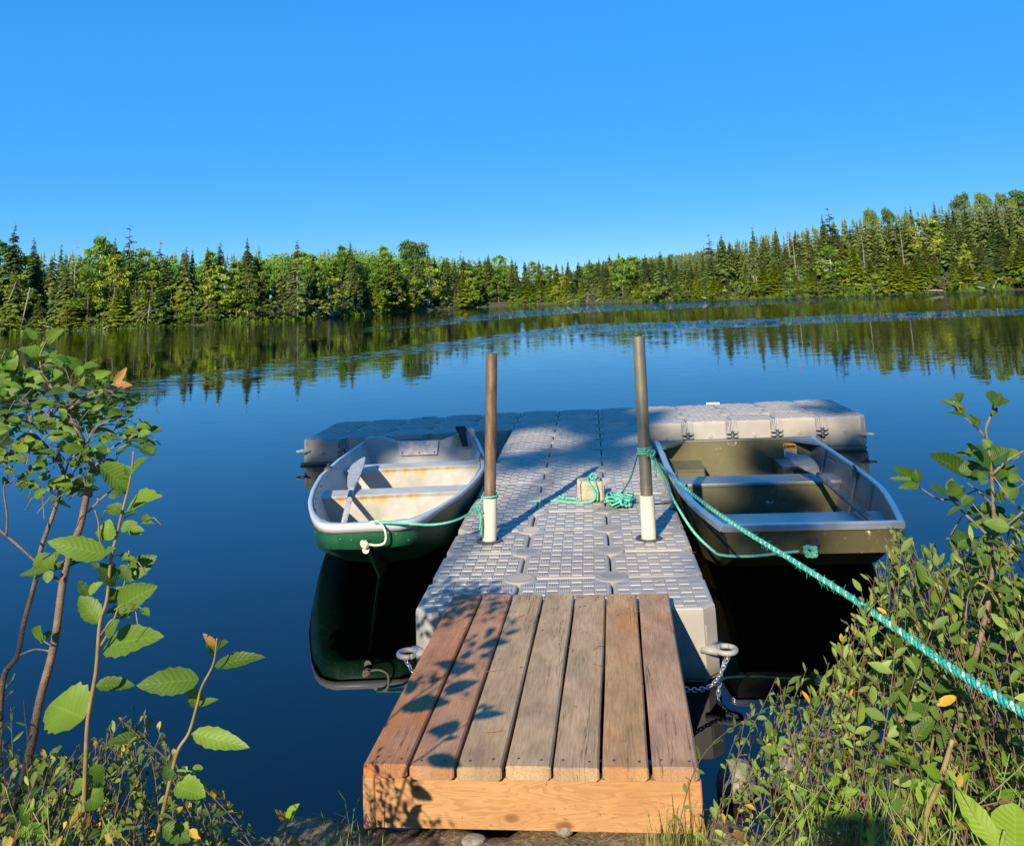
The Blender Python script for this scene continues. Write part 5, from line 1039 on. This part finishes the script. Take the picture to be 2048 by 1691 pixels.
px_leaves(lv, [(1925, 815, 1880, 797, 14, .05), (1915, 805, 1926, 784, 18, .05), (1949, 851, 1962, 840, 30, .1), (1935, 835, 1896, 820, 12, .1), (1930, 828, 1908, 810, 20, .1), (1988, 804, 1976, 784, 26, .1), (1988, 804, 2020, 800, 14, .1), (1990, 812, 2003, 786, 16, .1), (1985, 830, 1995, 815, 10, .1), (1930, 945, 1858, 908, 32, .15), (1836, 960, 1788, 935, 22, .15), (1836, 962, 1776, 953, 10, .1), (1838, 970, 1802, 972, 14, .2), (1836, 962, 1832, 938, 18, .15), (1890, 985, 1862, 972, 20, .4), (1895, 985, 1905, 955, 14, .2), (1905, 990, 1925, 970, 20, .3), (1925, 1010, 1950, 992, 20, .3), (1978, 895, 1965, 878, 18, .5), (1983, 920, 2020, 900, 34, .1), (1980, 935, 1945, 905, 34, .15), (2000, 960, 2035, 930, 36, .1), (2000, 985, 2040, 975, 30, .2)], 1.95, r)  # low tones paint these leaves as dark silhouettes, seen from the shaded side
rnd_leaves(lv, 46, [(1905, 905), (2060, 880), (2070, 1090), (1990, 1120), (1925, 1040)], 1.95, r, (34, 58), st, .12)
rnd_leaves(lv, 34, [(1900, 1060), (2060, 1080), (2060, 1330), (1930, 1330)], 1.93, r, (36, 60), st, .12)
finish_plant('alder_sapling', 'tall thin alder sapling rising above the bushes at the right, leaves dark against the water', 'sapling', st, lv, BARK, ALDER)
# leafy shrubs
def shrub(label, px0, px1, top, Zr, n, name='shrub', cat='shrub', L=(.032, .054), asp=.34, shape='lance', lm=None, sm=TWIG, seed=0, spread=(0, 260), per=(13, 22), group=None, tone=.5, acc=.015, bot=1760, droop=.0, stemr=.0017):
    r = random.Random(seed); st, lv = MB(), MB(); tx = [t[0] for t in top]; ty = [t[1] for t in top]
    for k in range(n):
        px = r.uniform(px0, px1); y0 = float(np.interp(px, tx, ty)); py = min(bot, y0+(r.random()**1.3)*r.uniform(*spread)); Z = r.uniform(*Zr); tip = np.array(atd(px, py, Z)); b = tip+np.array([r.gauss(0, .20), r.uniform(-.35, .05), 0]); b[1] = min(b[1], shore_y(b[0])-.06); b[2] = bank_z(b[0], b[1])-.02
        if tip[2] < b[2]+.12: tip[2] = b[2]+.12
        mid = lerp(b, tip, .55)+np.array([r.gauss(0, .07), r.gauss(0, .06), .05]); S = spline([b, mid, tip], 8); N = len(S); st.tube(S, [lerp(stemr, .0009, i/(N-1)) for i in range(N)], 4)
        m_ = r.randint(*per); h = np.linalg.norm(tip-b); t0 = max(.10, 1-.55/max(h, .1)); ph = r.uniform(0, 6); tn0 = min(1, max(0, r.gauss(tone, .26))); ls = r.uniform(.6, 1.12)
        if r.random() < .10: continue
        for i in range(m_):
            t = lerp(t0, 1., (i+.5)/m_); q = t*(N-1); a = int(min(q, N-2)); p_ = Vector(lerp(S[a], S[a+1], q-a)); d = Vector(S[a+1]-S[a]).normalized(); o = d.orthogonal().normalized(); ang = ph+i*2.4; rad = o*math.cos(ang)+d.cross(o)*math.sin(ang); u = (i+1)/m_
            dd = (d*lerp(.15, .9, u)+rad*lerp(1., .6, u)+rv(r)*.35).normalized(); ll = ls*r.uniform(*L)*lerp(1., .72, u**3); tn = 1.5+r.random()*.49 if r.random() < acc else min(1, max(.02, tn0+r.uniform(-.22, .25)))
            leaf(lv, p_, dd, (d*.3+UPV*.6+TOC(p_)*.5+rv(r)*.7), ll, ll*asp*r.uniform(.8, 1.2), r.uniform(.1, .5), r.uniform(-.05, .35), tn, 4 if shape == 'lance' else 6, .05 if shape == 'alder' else 0, shape, r)
    return finish_plant(name, label, cat, st, lv, sm, lm or GALE, group)
TOPR = [(1430, 1500), (1480, 1440), (1520, 1385), (1570, 1330), (1610, 1325), (1650, 1345), (1690, 1240), (1730, 1150), (1790, 1040), (1830, 1090), (1880, 1090), (1930, 1075), (1980, 1040), (2060, 1000), (2150, 980)]
shrub('small sparse shrub leaning out beside the ramp, with a few yellow and orange leaves', 1450, 1560, TOPR, (2.25, 2.6), 13, seed=1, spread=(0, 200), per=(9, 14), L=(.03, .045), asp=.5, shape='obov', acc=.10)
shrub('low grey-green willow between the sparse shrub and the tall willow bushes', 1540, 1690, TOPR, (2.15, 2.6), 36, 'willow_shrub', seed=2, spread=(0, 330), acc=.03)
shrub('dense grey-green willow under the taut teal rope', 1665, 1810, TOPR, (2.05, 2.55), 76, 'willow_shrub', seed=3, spread=(0, 480))
shrub('tall willow bush hiding the bow corner of the olive boat', 1775, 1920, TOPR, (1.95, 2.45), 86, 'willow_shrub', seed=4, spread=(0, 520), tone=.42)
shrub('dark leafy bush around the foot of the thin alder', 1900, 2130, TOPR, (1.8, 2.3), 90, 'willow_shrub', seed=5, spread=(0, 560), tone=.32)
shrub('alder suckers with broad dark leaves mixed into the bush beside the teal rope', 1760, 2120, [(1760, 1180), (1850, 1130), (1950, 1090), (2120, 1010)], (1.85, 2.3), 34, 'alder_shrub', seed=13, spread=(0, 480), per=(5, 9), L=(.045, .075), asp=.6, shape='alder', lm=ALDER, tone=.3, acc=0)
shrub('broad-leaved young alder growing through the low willow near the boulders', 1590, 1760, [(1590, 1380), (1680, 1290), (1760, 1190)], (2.1, 2.45), 9, 'alder_shrub', seed=14, spread=(0, 260), per=(5, 8), L=(.04, .065), asp=.6, shape='alder', lm=ALDER, tone=.4, acc=0)
TOPF = [(1400, 1640), (1480, 1560), (1560, 1520), (1680, 1540), (1760, 1560), (1850, 1530), (2050, 1500), (2150, 1480)]
shrub('broad-leaved green herb patch at the foot of the willows next to the grass', 1560, 1780, TOPF, (1.85, 2.2), 44, 'broadleaf_herb', 'plant', (.028, .055), .55, 'alder', HERB, STEMG, 6, (0, 150), (4, 8), acc=.08, tone=.35)
shrub('pale green leafy herbs in front of the bush, beside the dead brown frond', 1730, 2120, TOPF, (1.55, 1.95), 64, 'broadleaf_herb', 'plant', (.026, .05), .45, 'alder', HERB, STEMG, 7, (0, 180), (5, 9), acc=.06, tone=.5)
TOPL = [(-80, 1480), (0, 1470), (60, 1490), (130, 1500), (200, 1465), (250, 1430), (285, 1385), (310, 1440), (350, 1500), (400, 1580), (440, 1660)]
shrub('dark small-leaved shrub under the slender alder shoot, with yellow and orange tips', 190, 345, TOPL, (2.05, 2.5), 52, seed=8, spread=(0, 260), L=(.020, .042), asp=.5, shape='obov', lm=DARKL, acc=.07, tone=.4)
shrub('small-leaved shrub at the water edge under the short leaning alder shoot', 320, 440, TOPL, (2.0, 2.35), 30, seed=9, spread=(0, 140), L=(.020, .040), asp=.5, shape='obov', lm=DARKL, acc=.06, tone=.45)
shrub('tangled yellowing shrub at the foot of the two-stemmed alder', -90, 120, TOPL, (2.0, 2.6), 66, seed=10, spread=(0, 260), L=(.024, .048), asp=.45, shape='obov', lm=DARKL, acc=.13, tone=.55)
shrub('low dark green shrub between the yellowing shrub and the slender shoot', 90, 215, TOPL, (2.1, 2.5), 44, seed=11, spread=(0, 250), L=(.022, .045), asp=.45, shape='obov', lm=DARKL, acc=.04, tone=.38)
shrub('fringe of narrow grey leaves rising beside the left alder stems', -60, 50, [(-60, 1330), (50, 1340)], (2.3, 2.6), 14, 'willow_shrub', seed=12, spread=(0, 160), per=(10, 16), L=(.035, .05), asp=.2, tone=.5)
shrub('yellowing broad leaves in the near left corner before the alder stems', -120, 230, [(-120, 1560), (100, 1580), (230, 1640)], (1.6, 1.95), 34, 'broadleaf_herb', 'plant', (.03, .06), .5, 'alder', HERB, STEMG, 15, (0, 150), (4, 8), acc=.28, tone=.35)
# yellow canes, big leaf, dead frond
st, lv = MB(), MB(); stem_px(st, [(1838, 1691), (1855, 1620), (1880, 1560), (1905, 1478)], 1.75, .0062, .0045); root_down(st, 1838, 1691, 1.75, .0065); stem_px(st, [(1842, 1600), (1862, 1500), (1880, 1400), (1898, 1287)], 2., .0032, .0022)
px_leaves(lv, [(1838, 1605, 1880, 1560, 34, .9), (1880, 1560, 1850, 1530, 20, .6)], 1.75, r); finish_plant('cane', 'thick yellow-green cane standing in front of the willow bush', 'plant', st, lv, STEMY, HERB)
st, lv = MB(), MB(); stem_px(st, [(1990, 1760), (2000, 1700), (2010, 1660)], 1.5, .004, .003); root_down(st, 1990, 1760, 1.5, .0045)
b = Vector(atd(2030, 1720, 1.5)); leaf(lv, b, Vector(atd(2030, 1585, 1.52))-b, TOC(b)+UPV*.4, .085, .075, .15, .1, .8, 10, .03, 'obov', r); b = Vector(atd(2000, 1700, 1.5)); leaf(lv, b, Vector(atd(1935, 1610, 1.55))-b, TOC(b)+UPV*.8, .10, .04, .2, .1, .9, 8, .06, 'lance', r)
finish_plant('dock_leaf_plant', 'plant with one large round bright green leaf in the near right corner', 'plant', st, lv, STEMG, HERB)
st, lv = MB(), MB(); P_ = stem_px(st, [(1925, 1700), (1945, 1625), (1990, 1605), (2035, 1600)], 1.6, .002, .001); root_down(st, 1925, 1700, 1.6, .002)
for bx, by, tx, ty in ((1945, 1625, 1920, 1640), (1950, 1615, 1965, 1655), (1960, 1612, 1978, 1650), (1972, 1610, 1995, 1640), (1985, 1607, 2012, 1625), (1995, 1604, 2030, 1600), (1945, 1620, 1960, 1600), (1940, 1630, 1930, 1660)):
    b = Vector(atd(bx, by, 1.6)); d = Vector(atd(tx, ty, 1.62))-b; leaf(lv, b, d, TOC(b), d.length, .009, .3, .3, 1.52, 5, .1, 'lance', r)
DEADF = simple('dead_frond', (.28, .13, .075), .8, .4, 60); finish_plant('dead_frond', 'withered reddish brown frond among the green herbs at the right', 'plant', st, lv, TWIG, DEADF)
# seedling in front of the water left of the ramp
st, lv = MB(), MB(); stem_px(st, [(574, 1720), (573, 1680), (573, 1640)], 2.25, .0022, .0014); root_down(st, 574, 1720, 2.25, .0024); px_leaves(lv, [(573, 1642, 598, 1606, 20, 1.), (573, 1642, 552, 1618, 14, 1.6), (573, 1685, 603, 1684, 10, 1.55)], 2.25, r)
finish_plant('seedling', 'tiny seedling with one pale and one rusty leaf left of the ramp', 'plant', st, lv, STEMY, HERB)
# grass
gr = MB(); r = random.Random(61)
def tuft(px, py, Z, n, h, sp):
    for k in range(n):
        b = np.array(atd(px+r.gauss(0, sp), py, Z+r.uniform(-.1, .1))); b[1] = min(b[1], shore_y(b[0])-.01); b[2] = bank_z(b[0], b[1])-.01; H = h*r.uniform(.45, 1.25); a = r.uniform(0, 6.28); dx = np.array([math.cos(a), math.sin(a)*.6, 0])*H*r.uniform(.08, .5); w = r.uniform(.0010, .0022); sd = np.array([math.cos(a+1.6), math.sin(a+1.6), 0])*w; tn = r.random()
        P_ = [b, b+dx*.15+np.array([0, 0, H*.4]), b+dx*.5+np.array([0, 0, H*.78]), b+dx+np.array([0, 0, H*r.uniform(.8, 1)])]
        gr.add([P_[0]-sd, P_[0]+sd, P_[1]-sd*.9, P_[1]+sd*.9, P_[2]-sd*.6, P_[2]+sd*.6, P_[3]], [(0, 1, 3, 2), (2, 3, 5, 4), (4, 5, 6)], 0, None, tn)
for px in range(1290, 1440, 10): tuft(px, 1690, 2.55, 13, .17, 14)
for px in range(1420, 1760, 16): tuft(px, 1690, r.uniform(2.0, 2.5), 15, .20, 20)
for px in range(640, 760, 16): tuft(px, 1690, 2.6, 7, .19, 14)
for px in range(1760, 2100, 30): tuft(px, 1740, 1.8, 16, .2, 30)
for px in range(760, 1290, 40): tuft(px, 1700, 2.6, 2, .06, 30)
for k in range(26): tuft(r.uniform(-300, 2400), 1900, r.uniform(1.2, 2.), 18, .16, 40)
tag(gr.build('grass', GRASSM), 'thin grass growing round the foot of the ramp', 'grass', kind='stuff')
# stones, twigs and litter on the bank
rock('boulder', atz(1482, 1572, .03), (.12, .11, .13), 'speckled granite boulder right beside the ramp, half in its shadow', 3)
rock('boulder', atz(1585, 1530, .06), (.15, .13, .15), 'speckled granite boulder behind the sparse shrub at the water edge', 4); rock('boulder', atz(1665, 1500, .04), (.13, .11, .10), 'boulder between the willow stems at the water edge', 8)
rock('stone', (-.60, -1.66, .17), (.085, .07, .05), 'grey stone under the left front corner of the ramp', 5); rock('stone', (-.78, -1.70, .10), (.12, .10, .09), 'wet stone at the water edge left of the ramp', 6)
rock('stone', atz(950, 1684, .205), (.045, .03, .018), 'flat grey stone lying on the soil before the ramp', 7); rock('stone', atz(1132, 1654, .21), (.035, .03, .022), 'small bluish stone touching the middle of the ramp front', 9)
lt = MB(); r = random.Random(71)
for k in range(520):
    x, y = r.uniform(-.9, 2.0), r.uniform(-2.6, -1.62); z = bank_z(x, y)+.006; 
    if y > shore_y(x)-.02: continue
    a = r.uniform(0, 6.28); q = r.random()
    if q < .45: leaf(lt, (x, y, z), (math.cos(a), math.sin(a), r.uniform(-.1, .3)), UPV+rv(r)*.4, r.uniform(.02, .045), r.uniform(.01, .02), .2, r.uniform(-.2, .3), .5, 4, 0, 'obov', r)
    elif q < .7: lt.tube([(x, y, z), (x+.05*math.cos(a), y+.05*math.sin(a), z+r.uniform(0, .015)), (x+.13*math.cos(a+.2), y+.13*math.sin(a+.2), z)], [.002, .0018, .001], 4)
    else: s = r.uniform(.004, .014); lt.rings([[(x+s*c*math.cos(i*1.05)*r.uniform(.8, 1.2), y+s*c*math.sin(i*1.05), z-.006+s*h) for i in range(6)] for c, h in ((.9, 0), (1, .5), (.5, .95))])
for k in range(150):
    x, y = (r.uniform(-.74, .74), r.uniform(.1, 7.2)) if k < 110 else (r.uniform(-.5, .45), r.uniform(-1.5, 0)); z = DK+.007 if k < 110 else .4; a = r.uniform(0, 6.28)
    if k % 3: leaf(lt, (x, y, z), (math.cos(a), math.sin(a), .05), UPV+rv(r)*.2, r.uniform(.008, .026), r.uniform(.004, .010), .2, .2, .5, 3, 0, 'obov', r)
    else: lt.tube([(x, y, z), (x+.03*math.cos(a), y+.03*math.sin(a), z+.002), (x+.07*math.cos(a+.3), y+.07*math.sin(a+.3), z)], [.0012, .0012, .0008], 4)
tag(lt.build('leaf_litter', LITTER), 'dead leaves, twigs and pebbles strewn on the bank, ramp and dock', 'litter', kind='stuff')
mb = MB(); mb.tube(spline([atz(470, 1560, -.10), atz(590, 1490, -.07), atz(700, 1430, -.09), atz(780, 1390, -.16)], 6), [.03]*6+[.045]*6+[.04]*7, 8)
tag(mb.build('sunken_log', SNAG, None, True), 'waterlogged pale log lying just under the water left of the ramp', 'log')
# ------------------------------------------------------------ trees on the bank behind the viewer: their crowns shade the far end of the dock
bkr = random.Random(15)
def bank_pine(base, H, z0, W, label, seed, n=60, dens=1., L=1.0, lean=(0, 0)):
    r = random.Random(seed); cr, tr = MB(), MB(); H -= base[2]; z0 -= base[2]; tr.tube([(lean[0], lean[1], -.3), (lean[0]*.8, lean[1]*.8, H*.4), (lean[0]*.2, lean[1]*.2, H*.75), (0, 0, H)], [.13, .11, .07, .02], 9)
    for k in range(n):
        t = r.random(); z = lerp(z0, H, t); R_ = W*(1-t*.75)*r.uniform(.6, 1.1); az = r.uniform(0, 6.28); d = Vector((math.cos(az), math.sin(az), .05)); c = Vector((0, 0, z)); tr.tube([c, c+d*R_*.5+Vector((0, 0, .05)), c+d*R_], [.03, .02, .006], 4)
        for i in range(int(90*dens)):
            q = r.uniform(.25, 1.05); s = Vector((-d.y, d.x, 0)); o = c+d*R_*q+s*r.uniform(-.38, .38)*R_*(1.15-q)+Vector((0, 0, r.uniform(-.10, .10))); a = (d+s*r.uniform(-1, 1)+Vector((0, 0, r.uniform(-.3, .3)))).normalized(); b = a.cross(UPV).normalized(); l = r.uniform(.14, .30)*L
            tri(cr, o-b*l*.28, o+b*l*.28, o+a*l, tone=r.random())
    o = tag(empty('bank_pine', base), label, 'tree', 'pines on the near bank'); cr.build('crown', PINEM, o); tr.build('trunk', TRUNK, o, True); return o
def behind(target, D):   # ground point from which something D metres towards the sun shades the target
    h = Vector((SUN.x, SUN.y, 0)).normalized(); p_ = Vector(target)+h*D; return (p_.x, p_.y, bank_z(p_.x, p_.y)), target[2]+D*SUN.z/math.hypot(SUN.x, SUN.y)
b, z = behind((-2.0, 6.2, DK), 24.); bank_pine(b, z+3.4, z-.1, 2.4, 'tall bank pine behind the viewer whose crown shades the far left of the dock', 1, 130, 2.2, 1.3)
b, z = behind((-.15, 3.9, DK), 26.); bank_pine(b, z+1.5, z+.0, 1.05, 'bank pine behind the viewer whose thin boughs streak the middle of the dock', 2, 30, .8, 1., (1.5, 0))
b, z = behind((3.3, 5.9, DK), 27.); bank_pine(b, z+2.2, z+.0, .85, 'bank pine behind the viewer whose crown shades the right end of the dock', 3, 40, 1.3, 1., (5, 0))
b, z = behind((1.75, 1.9, .3), 22.); bank_pine(b, z+2.0, z-.3, 1.15, 'small bank pine behind the viewer dappling the olive boat', 4, 34, .55, 1., (5.5, 0))

# ------------------------------------------------------------ the person taking the photograph, whose shadow falls on the willows
def person():
    o = tag(empty('person', (CAM[0]-.10, CAM[1]-.36, 0)), 'person standing on the bank holding a phone up, shadow cast on the willow bushes', 'person')
    gz = bank_z(o.location.x, o.location.y); o.location.z = gz; H = CAM[2]-gz+.13; k = H/1.74
    J = {'pelvis': (0, 0, .95), 'waist': (0, .0, 1.08), 'chest': (0, .01, 1.30), 'neck': (0, .01, 1.47), 'skull': (0, .03, 1.56), 'crown': (0, .02, 1.66)}
    R_ = {'pelvis': .135, 'waist': .125, 'chest': .150, 'neck': .055, 'skull': .085, 'crown': .075}; E = [('pelvis', 'waist'), ('waist', 'chest'), ('chest', 'neck'), ('neck', 'skull'), ('skull', 'crown')]
    for s, n in ((-1, 'a'), (1, 'b')):
        for nm, p_, rr in (('sh', (.19*s, .01, 1.40), .062), ('el', (.26*s, .14, 1.16), .045), ('wr', (.075*s, .30, 1.44), .030), ('pa', (.05*s, .335, 1.51), .032), ('hip', (.10*s, 0, .90), .10), ('kn', (.11*s, .02, .50), .062), ('an', (.12*s, -.01, .09), .042), ('toe', (.14*s, .16, .035), .036)): J[nm+n] = p_; R_[nm+n] = rr
        E += [('chest', 'sh'+n), ('sh'+n, 'el'+n), ('el'+n, 'wr'+n), ('wr'+n, 'pa'+n), ('pelvis', 'hip'+n), ('hip'+n, 'kn'+n), ('kn'+n, 'an'+n), ('an'+n, 'toe'+n)]
        for f in range(5):
            a, b = 'f%d%s' % (f, n), 'g%d%s' % (f, n); x = .05*s+s*(-.02+.012*f) if f < 4 else .02*s
            J[a] = (x, .345, 1.55+.004*f) if f < 4 else (.022*s, .355, 1.515); J[b] = (x-s*.012, .365, 1.585-.004*f) if f < 4 else (.012*s, .362, 1.545); R_[a] = .010; R_[b] = .008; E += [('pa'+n, a), (a, b)]
    names = list(J); me = bpy.data.meshes.new('body'); me.from_pydata([tuple(q*k for q in J[n]) for n in names], [(names.index(a), names.index(b)) for a, b in E], [])
    b = bpy.data.objects.new('body', me); col.objects.link(b); b.parent = o; sk = b.modifiers.new('skin', 'SKIN'); b.modifiers.new('smooth', 'SUBSURF').levels = 1
    if not me.skin_vertices: me.attributes
    sv = me.skin_vertices[0].data if me.skin_vertices else None
    if sv:
        for i, n in enumerate(names): sv[i].radius = (R_[n]*k, R_[n]*k*(.75 if n in ('chest', 'waist', 'pelvis') else 1)); sv[i].use_root = n == 'pelvis'
    me.materials.append(simple('cloth', (.06, .07, .10), .9, .3, 20))
    mb = MB(); mb.box((0, .372*k, 1.545*k), (.15, .009, .075)); mb.build('phone', DARKP, o)
person()
